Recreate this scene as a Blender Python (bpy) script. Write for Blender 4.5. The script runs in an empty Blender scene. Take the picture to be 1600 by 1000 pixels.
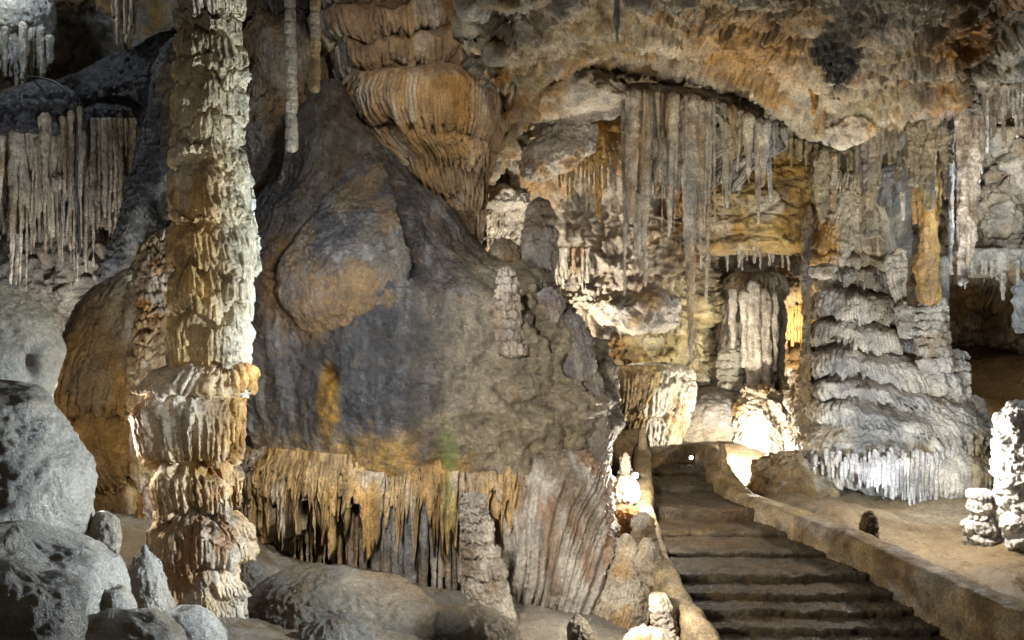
import bpy, math, random
import numpy as np

# ------------------------------------------------------------------ camera, air, light
C = bpy.context.scene.collection
SC = bpy.context.scene
F = 1385.64           # focal length in pixels of a 1600 px wide picture (60 degrees)
CZ = 2.6              # height of the eye above the lowest stair

cam_d = bpy.data.cameras.new('camera')
cam = bpy.data.objects.new('camera', cam_d)
C.objects.link(cam)
cam_d.angle = math.radians(60.0)
cam_d.clip_end = 300
cam.location = (0, 0, CZ)
cam.rotation_euler = (math.radians(90), 0, 0)
SC.camera = cam

w = bpy.data.worlds.new('World')
SC.world = w
w.use_nodes = True
bg = w.node_tree.nodes['Background']
bg.inputs[0].default_value = (1.0, 0.93, 0.84, 1)
bg.inputs[1].default_value = 0.062
SC.view_settings.view_transform = 'Standard'
SC.view_settings.look = 'None'
SC.view_settings.exposure = 0.32
SC.view_settings.gamma = 1.0
SC.cycles.max_bounces = 6
SC.cycles.diffuse_bounces = 4


def at(px, py, D):
    """a place seen at (px, py) of the photograph, D metres away"""
    return np.array(((px - 800) / F * D, D, CZ + (500 - py) / F * D))


def lamp(name, px, py, D, power, col, rad=0.12, spot=None, aim=None, blend=0.6):
    d = bpy.data.lights.new(name, 'SPOT' if spot else 'POINT')
    d.energy = power
    d.color = col
    d.shadow_soft_size = rad
    o = bpy.data.objects.new(name, d)
    C.objects.link(o)
    o.location = at(px, py, D)
    if spot:
        d.spot_size = math.radians(spot)
        d.spot_blend = blend
        from mathutils import Vector
        v = Vector(at(*aim)) - o.location
        o.rotation_euler = v.to_track_quat('-Z', 'Y').to_euler()
    return o


COOL = (0.70, 0.85, 1.0)
NEUT = (1.0, 0.95, 0.86)
WARM = (1.0, 0.80, 0.50)
# the show cave's floodlights, with unseen fill lamps added among them
lamp('floodlight', 1040, 720, 5.6, 720, COOL, .08, 110, (215, 600, 5.9), .5)     # from beside the stairs onto the left column and boulders
lamp('floodlight', 800, 720, 5.0, 330, COOL, .05, 66, (40, 740, 4.8), .6)           # unseen, added to brighten the boulders at the left
lamp('floodlight', 1090, 430, 8.0, 130, NEUT, .15, 76, (1090, 250, 11.2), .6)      # unseen fill added for the grey curtain
lamp('floodlight', 560, 420, 4.8, 520, (1, .98, .97), .12, 80, (700, 640, 8.5), .5)         # onto the dark mound
lamp('floodlight', 1395, 770, 9.25, 290, COOL, .05, 124, (1440, 585, 10.8), .35)
lamp('floodlight', 1470, 690, 9.1, 150, NEUT, .06)                                # extra unseen lamp added over the pale slope    # behind the stump, onto the tower and the slope
lamp('floodlight', 1172, 712, 12.2, 260, NEUT, .06)                              # behind the parapet, lights the pillar
lamp('floodlight', 1003, 742, 9.2, 65, NEUT, .03)                                # by the little stalagmite
lamp('floodlight', 990, 905, 6.75, 60, NEUT, .04)                                 # by the stair wall
lamp('floodlight', 830, 560, 12.3, 420, NEUT, .10, 150, (900, 350, 14), .4)                               # behind the mound, onto the back wall
lamp('floodlight', 1130, 420, 9.4, 170, (1, .88, .66), .25, 150, (1180, 60, 8.6))     # up at the ceiling
lamp('floodlight', 520, 40, 6.9, 190, NEUT, .06, 76, (850, 620, 8.7), .6)         # unseen, added to rake down the mound's right flank
lamp('floodlight', 525, 330, 7.2, 60, COOL, .08)                                 # unseen, added to light the thin stalactites
lamp('floodlight', 705, -35, 7.8, 250, NEUT, .10, 84, (630, 210, 10.2), .6)           # onto the tiered draperies
lamp('floodlight', -10, -90, 10.7, 70, COOL, .15)                               # top left
lamp('floodlight', 70, 590, 9.8, 150, (.95, .96, 1), .1, 130, (50, 330, 11.0))           # behind the column
lamp('floodlight', 300, 470, 3.9, 32, NEUT, .3, 70, (300, 430, 6.3), .8)           # soft unseen fill, added for the front of the column
lamp('floodlight', 150, 690, 6.3, 30, NEUT, .1)                                  # low, between boulders and column, unseen, added to brighten the brown flowstone
lamp('floodlight', 1560, 590, 12.6, 26, NEUT, .1)                                # dim, unseen, added to brighten the right recess
lamp('floodlight', 1245, 520, 17.2, 90, WARM, .1)                                # in the passage
lamp('floodlight', 1100, 505, 13.0, 9, WARM, .06)
lamp('floodlight', 1590, 300, 10.4, 90, COOL, .12)                               # right, behind the long stalactite
lamp('floodlight', 1560, 440, 7.4, 400, NEUT, .08, 50, (1480, 230, 10.5), .6)                               # right, in front of it, unseen, added as front light

# ------------------------------------------------------------------ noise
_r = np.random.RandomState(7)
_perm = np.concatenate([_r.permutation(256)] * 3).astype(np.int32)
_g = _r.normal(size=(256, 3)).astype(np.float32)
_g /= np.linalg.norm(_g, axis=1)[:, None]


def pn(P):
    P = np.asarray(P, np.float32)
    i = np.floor(P)
    f = P - i
    i = i.astype(np.int32) & 255
    t = f * f * f * (f * (f * 6 - 15) + 10)
    out = 0
    for a in (0, 1):
        wa = t[..., 0] if a else 1 - t[..., 0]
        for b in (0, 1):
            wb = t[..., 1] if b else 1 - t[..., 1]
            for c in (0, 1):
                wc = t[..., 2] if c else 1 - t[..., 2]
                h = _perm[_perm[_perm[i[..., 0] + a] + i[..., 1] + b] + i[..., 2] + c]
                g = _g[h]
                d = (f[..., 0] - a) * g[..., 0] + (f[..., 1] - b) * g[..., 1] + (f[..., 2] - c) * g[..., 2]
                out = out + wa * wb * wc * d
    return out * 1.5


def fbm(P, s, o=4, kind='f', seed=0.0, sz=1.0, gain=.5):
    """kind: f smooth, r ridged, b billow.  s = cells per metre, sz stretches it along z"""
    Q = np.array(P, np.float32) * s
    Q[..., 2] *= sz
    Q += seed * 17.31 + 3.7
    a, tot, out = 1.0, 0.0, 0.0
    for k in range(o):
        n = pn(Q)
        if kind == 'r':
            n = 1 - 2 * np.abs(n) - .45
        elif kind == 'b':
            n = 2 * np.abs(n) - .45
        out = out + a * n
        tot += a
        a *= gain
        Q = Q * 2.03 + 11.7
    return out / tot


def cells(P, s, seed=0.0, sz=1.0):
    """nearest-point cell noise: distance, second minus first, random per cell"""
    Q = np.array(P, np.float32) * s
    Q[..., 2] *= sz
    Q += seed * 13.1
    i = np.floor(Q).astype(np.int32)
    f1 = np.full(Q.shape[:-1], 9.0, np.float32)
    f2 = f1.copy()
    idr = np.zeros_like(f1)
    for a in (-1, 0, 1):
        for b in (-1, 0, 1):
            for c in (-1, 0, 1):
                j = i + np.array((a, b, c))
                jj = j & 255
                h = _perm[_perm[_perm[jj[..., 0]] + jj[..., 1]] + jj[..., 2]]
                d = j + .5 + .42 * _g[h] - Q
                d = np.sqrt((d * d).sum(-1))
                m = d < f1
                f2 = np.where(m, f1, np.minimum(f2, d))
                idr = np.where(m, h / 255.0, idr)
                f1 = np.where(m, d, f1)
    return f1, f2 - f1, idr


def sstep(a, b, x):
    t = np.clip((x - a) / (b - a + 1e-9), 0, 1)
    return t * t * (3 - 2 * t)


def proj(V):
    return 800 + V[..., 0] / V[..., 1] * F, 500 - (V[..., 2] - CZ) / V[..., 1] * F


# ------------------------------------------------------------------ materials
def rock_mat(name, rough=.6, bump=1.0, fine=1.0, spec=.35, streak=0.0, scale=1.0, mott=1.0):
    m = bpy.data.materials.new(name)
    m.use_nodes = True
    nt = m.node_tree
    N, L = nt.nodes, nt.links
    b = N['Principled BSDF']
    tc = N.new('ShaderNodeTexCoord')
    at_ = N.new('ShaderNodeAttribute')
    at_.attribute_name = 'Col'

    def noise(sc, det, ro, vec=None):
        n = N.new('ShaderNodeTexNoise')
        n.inputs['Scale'].default_value = sc * scale
        n.inputs['Detail'].default_value = det
        n.inputs['Roughness'].default_value = ro
        L.new(vec or tc.outputs['Object'], n.inputs['Vector'])
        return n.outputs['Fac']

    def ramp(f, lo, hi, a=.3, c=.7):
        r = N.new('ShaderNodeMapRange')
        r.inputs[1].default_value, r.inputs[2].default_value = a, c
        r.inputs[3].default_value, r.inputs[4].default_value = lo, hi
        L.new(f, r.inputs[0])
        return r.outputs[0]

    def mul(col, f):
        x = N.new('ShaderNodeVectorMath')
        x.operation = 'SCALE'
        L.new(col, x.inputs[0])
        L.new(f, x.inputs['Scale'])
        return x.outputs[0]
    col = mul(at_.outputs['Color'], ramp(noise(5, 6, .6), 1 - .42 * mott, 1 + .42 * mott))
    col = mul(col, ramp(noise(45, 4, .7), 1 - .42 * mott, 1 + .42 * mott))
    L.new(col, b.inputs['Base Color'])
    L.new(ramp(noise(7, 5, .6), rough - .2, min(1, rough + .2)), b.inputs['Roughness'])
    b.inputs['Specular IOR Level'].default_value = spec
    prev = None
    mp = N.new('ShaderNodeMapping')
    mp.inputs['Scale'].default_value = (1, 1, .12)
    L.new(tc.outputs['Object'], mp.inputs[0])
    for f, st, di in ((noise(22, 9, .68), .9 * bump, .06), (noise(80, 5, .68), .85 * fine, .018),
                      (noise(60, 4, .6, mp.outputs[0]), streak, .012)):
        if st <= 0:
            continue
        bp = N.new('ShaderNodeBump')
        bp.inputs['Strength'].default_value = min(1, st)
        bp.inputs['Distance'].default_value = di * max(1, st)
        L.new(f, bp.inputs['Height'])
        if prev:
            L.new(prev, bp.inputs['Normal'])
        prev = bp.outputs['Normal']
    L.new(prev, b.inputs['Normal'])
    return m


M_COL = rock_mat('column_flowstone', .5, .5, .7, .4, .5)
M_ROUGH = rock_mat('rough_limestone', .72, 1.3, 1.0, .25)
M_FLOW = rock_mat('flowstone', .5, .8, .9, .4, .5)
M_WET = rock_mat('wet_flowstone', .42, .9, 1.0, .45, .3)
M_SMOOTH = rock_mat('smooth_wet_stone', .34, 1.1, 1.4, .6, 0, 1, .6)
M_DRIP = rock_mat('dripstone', .5, .9, 1.3, .4, 1.0, 1, 1.3)
M_STEP = rock_mat('worn_steps', .6, 1.2, 1.3, .3)
M_MORTAR = rock_mat('lime_render', .75, .9, 1.1, .25, 0, 1, 1.25)
M_DARK = rock_mat('dark_manganese_flowstone', .34, 1.0, 1.9, .5, .7)

# palette (linear albedo)
PALE = np.array((.47, .42, .35))
BEIGE = np.array((.37, .30, .21))
OCHRE = np.array((.34, .20, .075))
RUST = np.array((.26, .115, .04))
BROWN = np.array((.15, .10, .055))
GREY = np.array((.26, .25, .235))
DARK = np.array((.055, .051, .052))
WHITE = np.array((.66, .64, .60))
GREEN = np.array((.16, .20, .06))


def mixc(V, base, *layers):
    """layers: (colour, cells per metre, z stretch, threshold, softness, seed, strength)"""
    c = np.broadcast_to(np.asarray(base, np.float32), V.shape).copy()
    for (col, s, sz, th, so, seed, st) in layers:
        m = sstep(th - so, th + so, fbm(V, s, 4, 'f', seed, sz)) * st
        c += (np.asarray(col) - c) * m[..., None]
    return c


def blob(c, V, col, px, py, rx, ry, st=1.0, soft=.5, seed=0.0, wob=.35):
    """a stain or patch of painted shade of its own shape on the rock around a place"""
    x, y = proj(V)
    d = np.sqrt(((x - px) / rx) ** 2 + ((y - py) / ry) ** 2) + wob * fbm(V, 2.2, 4, 'f', seed)
    d = d + .5 * wob * fbm(V, 9, 3, 'f', seed + 1, .5)
    m = (1 - sstep(1 - soft, 1 + soft, d)) * st * np.clip(.85 + 1.1 * fbm(V, 24, 3, 'f', seed + 2, .6), .1, 1.1)
    m = np.clip(m, 0, 1)
    c += (np.asarray(col) - c) * m[..., None]
    return c


# ------------------------------------------------------------------ linking
def thing(name, label, cat, loc, group=None):
    o = bpy.data.objects.new(name, None)
    C.objects.link(o)
    o.location = loc
    o.empty_display_size = .2
    o['label'] = label
    o['category'] = cat
    if group:
        o['group'] = group
    return o


def tag(o, label, cat, group=None):
    o['label'] = label
    o['category'] = cat
    if group:
        o['group'] = group
    return o


def link(name, V, Q, mat, col=None, parent=None, base=None, smooth=True, extra=()):
    """V (n,3) world, Q (m,4) quads, extra = list of n-gons"""
    V = np.asarray(V, np.float64).reshape(-1, 3)
    if parent is not None:
        off = np.array(parent.matrix_world.translation) if parent.parent is None else np.array(parent['_org'])
        off = np.array(parent['_org']) if '_org' in parent else np.array(parent.location)
    else:
        off = np.array(base) if base is not None else np.array((V[:, 0].mean(), V[:, 1].mean(), V[:, 2].min()))
    me = bpy.data.meshes.new(name)
    Q = np.asarray(Q, np.int32).reshape(-1, 4)
    ne = sum(len(e) for e in extra)
    me.vertices.add(len(V))
    me.vertices.foreach_set('co', (V - off).astype(np.float32).ravel())
    me.loops.add(Q.size + ne)
    li = Q.ravel()
    starts = np.arange(0, Q.size, 4)
    if extra:
        li = np.concatenate([li] + [np.asarray(e, np.int32) for e in extra])
        st = [Q.size]
        for e in extra[:-1]:
            st.append(st[-1] + len(e))
        starts = np.concatenate([starts, st])
    me.loops.foreach_set('vertex_index', li.astype(np.int32))
    me.polygons.add(len(starts))
    me.polygons.foreach_set('loop_start', starts.astype(np.int32))
    me.update(calc_edges=True)
    me.validate()
    me.polygons.foreach_set('use_smooth', np.full(len(me.polygons), smooth))
    if col is not None:
        ca = me.color_attributes.new('Col', 'FLOAT_COLOR', 'POINT')
        cc = np.ones((len(V), 4), np.float32)
        cl = np.asarray(col).reshape(-1, 3)
        lu = cl.mean(1, keepdims=True)
        cc[:, :3] = np.clip(lu + (cl - lu) * 1.32, .004, .9)      # richer stone colours
        ca.data.foreach_set('color', cc.ravel())
    me.materials.append(mat)
    o = bpy.data.objects.new(name, me)
    C.objects.link(o)
    if parent is not None:
        o.parent = parent
    else:
        o.location = off
    o['_org'] = [float(x) for x in off]
    return o


def struct(o):
    o['kind'] = 'structure'
    return o


def normals(V, closed):
    if closed:
        du = np.roll(V, -1, 1) - np.roll(V, 1, 1)
    else:
        du = np.gradient(V, axis=1)
    dv = np.gradient(V, axis=0)
    n = np.cross(du, dv)
    n /= np.linalg.norm(n, axis=-1)[..., None] + 1e-9
    return n


def gridquads(nv, nu, closed):
    r = np.arange(nv - 1)[:, None]
    if closed:
        c = np.arange(nu)[None]
        c2 = (c + 1) % nu
    else:
        c = np.arange(nu - 1)[None]
        c2 = c + 1
    a, b, d, e = r * nu + c, r * nu + c2, (r + 1) * nu + c2, (r + 1) * nu + c
    return np.stack([a, e, d, b], -1).reshape(-1, 4)


def hash1(k, seed):
    x = np.sin(k * 127.1 + seed * 311.7) * 43758.5453
    return x - np.floor(x)


def smooth1(x, n):
    if n < 2:
        return x
    k = np.hanning(n + 2)[1:-1]
    k /= k.sum()
    return np.convolve(np.pad(x, n, mode='edge'), k, 'same')[n:-n]


SEED = [1.0]


def solid(name, rows, D, ry=1.0, rymax=9, nth=160, step=.012, tiers=None, tilt=0.0, lip=.03, ribN=40, rib=.01, fringe=.04,
          wig=.04, noise=(), col=None, mat=None, parent=None, rtop=0.0, rbot=0.0, zfront=.8, hook=None, sm=9, ribstart=.25, wigf=2.0,
          yoff=None, ribpow=.6, lipshape=.35, lipvar=1.0, detail=1.0, inner=False):
    """a rounded body of stone.  rows: (py, left px, right px); its middle stands D metres off.
    tiers: heights (py) where draped shelves begin; each hangs over the one below."""
    SEED[0] += 1.37
    sd = SEED[0]
    rows = np.array(rows, float)
    xl, xr = (rows[:, 1] - 800) / F * D, (rows[:, 2] - 800) / F * D
    rx = (xr - xl) / 2
    ryy = np.minimum(rx * ry, rymax)
    zz = CZ + (500 - rows[:, 0]) / F * (D - ryy * zfront)
    for i in range(1, len(zz)):
        zz[i] = min(zz[i], zz[i - 1] - .004)
    o = np.argsort(zz)

    def RX(z): return np.interp(z, zz[o], tab_rx)
    def XC(z): return np.interp(z, zz[o], ((xl + xr) / 2)[o])
    # fine smooth tables
    zt_ = np.linspace(zz.min(), zz.max(), 400)
    trx = smooth1(np.interp(zt_, zz[o], rx[o]), sm)
    txc = smooth1(np.interp(zt_, zz[o], ((xl + xr) / 2)[o]), sm)
    tyo = np.zeros(400)
    if yoff is not None:
        ya = np.array(yoff, float)
        zy = np.interp(ya[:, 0], rows[:, 0], zz)
        oo = np.argsort(zy)
        tyo = smooth1(np.interp(zt_, zy[oo], ya[:, 1][oo]), 15)
    ztop, zbot = zz.max(), zz.min()
    th = np.linspace(0, 2 * np.pi, nth, endpoint=False)
    th = th + .45 * np.cos(th)          # denser on the side towards the viewer (-y)
    ct, st = np.cos(th)[None], np.sin(th)[None]
    cpx = np.concatenate([np.cos(th)[:, None] * 1.0, np.sin(th)[:, None], np.zeros((nth, 1))], 1)
    rmean = trx.mean()
    if tiers is None:
        n = max(6, int((ztop - zbot) / step))
        Z = np.repeat(np.linspace(ztop, zbot, n)[:, None], nth, 1)
        OUT = np.zeros_like(Z)
    else:
        tz = np.interp(np.array(tiers, float), rows[:, 0], zz)
        nb = len(tz)
        bnd = []
        for k in range(nb):
            p = cpx * wigf
            p = p + np.array((0, 0, k * 5.3 + sd))
            ww = wig * (fbm(p, 1.0, 3) * 1.6) + tilt * np.cos(th) * np.interp(tz[k], zt_, trx)
            if k == 0 or k == nb - 1:
                ww = ww * (0 if k == 0 else .5)
            bnd.append(np.full(nth, tz[k]) + ww)
        for k in range(1, nb):
            bnd[k] = np.minimum(bnd[k], bnd[k - 1] - .02)
        Zs, Os = [], []
        for k in range(nb - 1):
            n = max(7, int((tz[k] - tz[k + 1]) / step))
            v = np.linspace(0, 1, n)[:, None]
            ph = th / (2 * np.pi) * ribN + k * 7.7
            ph = ph + .9 * fbm(np.stack([np.cos(th) * ribN * .12, np.sin(th) * ribN * .12, np.full(nth, k * 3.1 + sd)], 1), 1.0, 2)
            kk = np.floor(ph)
            f = ph - kk
            h = (4 * f * (1 - f)) ** ribpow
            Lr = .25 + .75 * hash1(kk, k + sd)
            zb = bnd[k + 1] - fringe * (Lr * (.35 + .65 * h) - .5)
            zb = np.minimum(zb, bnd[k] - .015)
            Z = bnd[k][None] * (1 - v) + zb[None] * v
            shelf = lip * (2 * sstep(0, lipshape, v) ** .8 - 1) - lip * .35 * sstep(.8, 1, v)
            lk = 1 + lipvar * (-.75 + 1.3 * sstep(-.45, .45, fbm(np.stack([np.cos(th), np.sin(th), np.full(nth, k * 2.3 + sd * 1.7)], 1), 1.6, 2)))
            Ok = shelf * lk[None] + rib * (h - .55)[None] * (.6 + .8 * hash1(kk, sd + 3 + k))[None] * np.clip(lk, .3, 1.4)[None] * sstep(ribstart * .4, ribstart + .25, v)
            Zs.append(Z)
            Os.append(Ok)
        Z = np.concatenate(Zs)
        OUT = np.concatenate(Os)
    R = np.interp(Z, zt_, trx)
    XC_ = np.interp(Z, zt_, txc)
    if rtop > 0:
        s = np.clip((ztop - Z) / rtop, 0, 1)
        R = R * np.sqrt(np.clip(1 - (1 - s) ** 2, 0, 1))
    if rbot > 0:
        s = np.clip((Z - zbot) / rbot, 0, 1)
        R = R * np.sqrt(np.clip(1 - (1 - s) ** 2, 0, 1))
    RY = np.minimum(R * ry, rymax)
    OUT = OUT * np.clip(R / (rmean * .35 + 1e-6), 0, 1)
    X = XC_ + (np.maximum(R + OUT, .001)) * ct
    Y = D + np.interp(Z, zt_, tyo) + (np.maximum(RY + OUT, .001)) * st
    V = np.stack([X, Y, Z], -1)
    Nn = normals(V, True)
    cen = np.stack([XC_, np.full_like(Z, D), Z], -1)
    if ((V - cen) * Nn).sum(-1).mean() < 0:
        Nn = -Nn
    P = V.copy()
    P[..., 2] += sd * .7
    d = np.zeros_like(Z)
    for ns in noise:
        s, a, kind = ns[:3]
        sz = ns[3] if len(ns) > 3 else 1.0
        if kind == 'c':
            f1, f2, r_ = cells(P, s, sd, sz)
            d += a * (.6 - f1)
        elif kind == 'k':          # blocks: cells with their own level and cracks between
            f1, f2, r_ = cells(P, s, sd, sz)
            d += a * ((r_ - .5) * 1.2 + np.minimum(f2 * 2.5, .45) - .35)
        else:
            d += a * fbm(P, s, ns[4] if len(ns) > 4 else 4, kind, sd, sz)
    # crust and pitting about as fine as the eye can see from the path
    d += detail * D * (.0030 * fbm(P, 95 / D, 3, 'r', sd, .7) + .0016 * fbm(P, 240 / D, 2, 'f', sd, .8))
    if hook:
        d = d + hook(V, Nn, P)
    d *= np.clip(R / (rmean * .3 + 1e-6), .08, 1)
    V = V + Nn * d[..., None]
    if inner:      # a hanging sheet: its lower rim turns in and runs up again on the inside
        cx = np.array((np.interp(zbot, zt_, txc), D, 0))
        r1 = V[-1] + (cx - V[-1]) * np.array((.07, .07, 0))
        r2 = r1 + (cx - r1) * np.array((.05, .05, 0))
        r2[:, 2] = zbot + .8 * (ztop - zbot)
        V = np.concatenate([V, r1[None], r2[None]])
    nv = V.shape[0]
    Q = gridquads(nv, nth, True)
    c = col(V) if callable(col) else np.broadcast_to(col, V.shape)
    top = list(range(nth))
    bot = list(range((nv - 1) * nth, nv * nth))[::-1]
    base = (np.interp(zbot, zt_, txc), D, zbot)
    return link(name, V, Q, mat or M_FLOW, c, parent, base, True, (top, bot))


def ctrl(pts, s=60.0, p=2.0):
    pts = np.array(pts, float)

    def f(px, py):
        num = den = 0
        for (x, y, d) in pts:
            w_ = 1 / (((px - x) ** 2 + (py - y) ** 2 + s * s) ** p)
            num = num + w_ * d
            den = den + w_
        return num / den
    return f


def sheet(name, PX, PY, DF, noise=(), col=None, mat=None, parent=None, hook=None, pre=None, damp=None):
    """a rock face.  PX, PY grids (rows go downwards); DF gives the distance"""
    SEED[0] += 1.37
    sd = SEED[0]
    D = DF(PX, PY)
    if pre is not None:
        D = D + pre(PX, PY)
    V = np.stack([(PX - 800) / F * D, D, CZ + (500 - PY) / F * D], -1)
    Nn = normals(V, False)
    view = V - np.array((0, 0, CZ))
    if (Nn * view).sum(-1).mean() > 0:
        Nn = -Nn
    P = V + sd * .7
    d = np.zeros_like(D)
    d += D * (.0030 * fbm(P, 8.0, 3, 'r', sd) + .0014 * fbm(P, 20.0, 2, 'f', sd))
    for ns in noise:
        s, a, kind = ns[:3]
        sz = ns[3] if len(ns) > 3 else 1.0
        if kind == 'c':
            d += a * (.6 - cells(P, s, sd, sz)[0])
        elif kind == 'k':
            Pw = P + .18 / s * np.stack([fbm(P, s * 2, 3, 'f', 1), fbm(P, s * 2, 3, 'f', 2), fbm(P, s * 2, 3, 'f', 3)], -1) * 3
            f1, f2, r_ = cells(Pw, s, sd, sz)
            d += a * ((r_ - .5) * 1.2 + np.minimum(f2 * 2.5, .45) - .35)
        else:
            d += a * fbm(P, s, ns[4] if len(ns) > 4 else 5, kind, sd, sz)
    if hook:
        d = d + hook(V, Nn, PX, PY)
    if damp is not None:
        d = d * damp(PX, PY)
    V = V + Nn * d[..., None]
    c = col(V) if callable(col) else np.broadcast_to(col, V.shape)
    return link(name, V, gridquads(*PX.shape, False), mat or M_ROUGH, c, parent)


def rect(x0, x1, y0, y1, st):
    return np.meshgrid(np.arange(x0, x1 + st, st, float), np.arange(y0, y1 + st, st, float))


def sweep(name, path, prof, col, mat, parent=None, noise=(), sub=24):
    """path: points (x,y,z), prof: list of (side, up) from outer to inner, closed section"""
    path = np.array(path, float)
    t = np.linspace(0, len(path) - 1, (len(path) - 1) * sub + 1)
    pth = np.stack([smooth1(np.interp(t, np.arange(len(path)), path[:, i]), sub) for i in range(3)], 1)
    tg = np.gradient(pth, axis=0)
    tg[:, 2] = 0
    tg /= np.linalg.norm(tg, axis=1)[:, None]
    sd_ = np.stack([tg[:, 1], -tg[:, 0], 0 * tg[:, 0]], 1)
    pr = np.array(prof, float)
    # subdivide and round the section
    m = 90
    per = np.concatenate([pr, pr[:1]])
    L = np.concatenate([[0], np.cumsum(np.linalg.norm(np.diff(per, axis=0), axis=1))])
    u = np.linspace(0, L[-1], m, endpoint=False)
    a, b = np.interp(u, L, per[:, 0]), np.interp(u, L, per[:, 1])
    ker = np.hanning(9)
    ker /= ker.sum()
    a = np.convolve(np.concatenate([a[-8:], a, a[:8]]), ker, 'same')[8:-8]
    b = np.convolve(np.concatenate([b[-8:], b, b[:8]]), ker, 'same')[8:-8]
    V = pth[:, None] + sd_[:, None] * a[None, :, None] + np.array((0, 0, 1.0)) * b[None, :, None]
    Nn = normals(V, True)
    if ((V - V.mean(1, keepdims=True)) * Nn).sum(-1).mean() < 0:
        Nn = -Nn
    d = 0
    for ns in noise:
        d = d + ns[1] * fbm(V, ns[0], 4, ns[2])
    V = V + Nn * np.asarray(d)[..., None]
    nv, nu = V.shape[:2]
    c = col(V) if callable(col) else np.broadcast_to(col, V.shape)
    return link(name, V, gridquads(nv, nu, True), mat, c, parent, None, True,
                (list(range(nu)), list(range((nv - 1) * nu, nv * nu))[::-1]))


rng = random.Random(11)


def icicle(name, px, py0, py1, w0, w1, D, col, parent=None, lean=0, mat=None, nth=30, ring=.05, mid=None, rough=.06, step=.014, belly=.0, blunt=.3):
    """one stalactite hanging from (px, py0) to its tip at py1; widths in px"""
    n = 9
    rows = []
    for i in range(n):
        t = i / (n - 1)
        if mid:
            ww = np.interp(t, [0, mid[0], 1], [w0, mid[1], w1])
        else:
            ww = w0 + (w1 - w0) * t ** .8
        ww *= 1 + ring * rng.uniform(-1, 1)
        x = px + lean * t + rng.uniform(-.06, .06) * ww
        rows.append((py0 + (py1 - py0) * t, x - ww / 2, x + ww / 2))
    r = w0 / 2 / F * D
    return solid(name, rows, D, 1.0, nth=nth, step=step, noise=((.35 / max(r, .01), r * rough * 4, 'f', .35, 3), (1.1 / max(r, .01), r * rough * 4.5, 'r', .13, 2), (2.2 / max(r, .01), r * rough * 1.8, 'f', .7, 2)),
                 col=col, mat=mat or M_DRIP, parent=parent, detail=.4, rtop=r * 1.2, rbot=max(r * blunt, w1 / F * D * .6), zfront=0, sm=15)


def mk(base, *layers):
    return lambda V: mixc(V, base, *layers)


# ------------------------------------------------------------------ the setting: ground, walls, ceiling
gpts = [at(100, 1000, 4.2), at(-200, 1000, 4.0), at(300, 1000, 5.2), at(500, 985, 6.5), at(680, 960, 7.3), at(800, 1010, 7.2), at(950, 1010, 7.2),
        at(100, 800, 7), at(200, 790, 8), at(0, 600, 10.5), at(650, 930, 9.2), at(550, 900, 8.0), at(900, 900, 9.0),
        (1.7, 5, -1.2), (3.0, 5, -1.2), (3.6, 6.5, -.9), (2.6, 6, -1.2), (2.4, 7, -1.0), (2.4, 8, -.7), (2.3, 9, -.5), (2.2, 10, -.4), (2.2, 11.3, -.3), (3.3, 7.0, -.6), (3.3, 8.2, -.4), (2.9, 9.3, -.3),
        at(1060, 690, 13.2), at(1150, 630, 15), at(1230, 575, 17), at(1300, 785, 10.2), at(1400, 835, 9.6), at(1400, 790, 11), at(1480, 860, 9.0),
        at(1560, 830, 9.6), at(1590, 900, 8.2), at(1500, 700, 12.5), at(1600, 700, 12.5), at(1500, 620, 13.5), at(1600, 560, 14.5), at(1490, 540, 16), at(1700, 960, 6.2), at(1250, 770, 11.2),
        (-6, 3, 1.2), (0, 2, .6), (6, 3, .2), (-7, 12, 2), (8, 10, 1.0), (8, 18, 2.6), (0, 18, .8), (0, 12, .3)]
gpts = np.array([np.asarray(p, float) for p in gpts])
GX, GY = np.meshgrid(np.arange(-9, 11, .05), np.arange(.5, 24, .05))
num = den = 0
for p in gpts:
    w_ = 1 / ((GX - p[0]) ** 2 + (GY - p[1]) ** 2 + .18) ** 2
    num, den = num + w_ * p[2], den + w_
GV = np.stack([GX, GY, num / den], -1)
GV[..., 2] += .16 * fbm(GV * np.array((1, 1, 0)), .9, 5, 'f') + .035 * fbm(GV, 5, 4, 'r')
gc = mixc(GV, BEIGE * .62, (BROWN, .6, 1, .0, .2, 3, .8), (GREY, 1.2, 1, .05, .2, 4, .6), (PALE, .7, 1, .18, .15, 9, .6))
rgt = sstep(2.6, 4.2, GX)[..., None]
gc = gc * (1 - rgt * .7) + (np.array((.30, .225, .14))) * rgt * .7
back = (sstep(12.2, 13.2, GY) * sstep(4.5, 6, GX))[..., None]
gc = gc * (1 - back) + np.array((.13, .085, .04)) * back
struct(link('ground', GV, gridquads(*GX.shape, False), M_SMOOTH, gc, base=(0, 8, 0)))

# left side wall, behind the column and the mound
PX, PY = rect(-220, 760, -220, 760, 3.0)
DL = ctrl([(-220, 100, 11.2), (0, 30, 12.0), (0, 300, 12.2), (0, 500, 11.4), (100, 520, 11.6), (180, 460, 11.2), (200, 300, 12.4), (150, 60, 12.8), (300, 100, 12.2), (400, 60, 11.3),
           (410, 170, 11.0), (400, 300, 10.9), (400, 600, 11.2), (560, 60, 11.6), (600, 300, 11.6), (700, 100, 12.6), (720, 300, 13.2), (760, 600, 13.0), (100, 700, 11.2), (0, -200, 10.5), (500, -200, 10.2)], 70)


def col_left(V):
    c = mixc(V, BEIGE * .75, (BROWN, .8, 1, .0, .2, 21, .85), (GREY * .9, 1.1, 1, .06, .15, 22, .7), (OCHRE * .8, 1.4, 1, .16, .1, 23, .7))
    c = blob(c, V, PALE, 60, 480, 190, 130, .85, .4, 1)
    c = blob(c, V, PALE * .95, 0, 60, 110, 90, .8, .4, 2)
    return c


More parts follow.
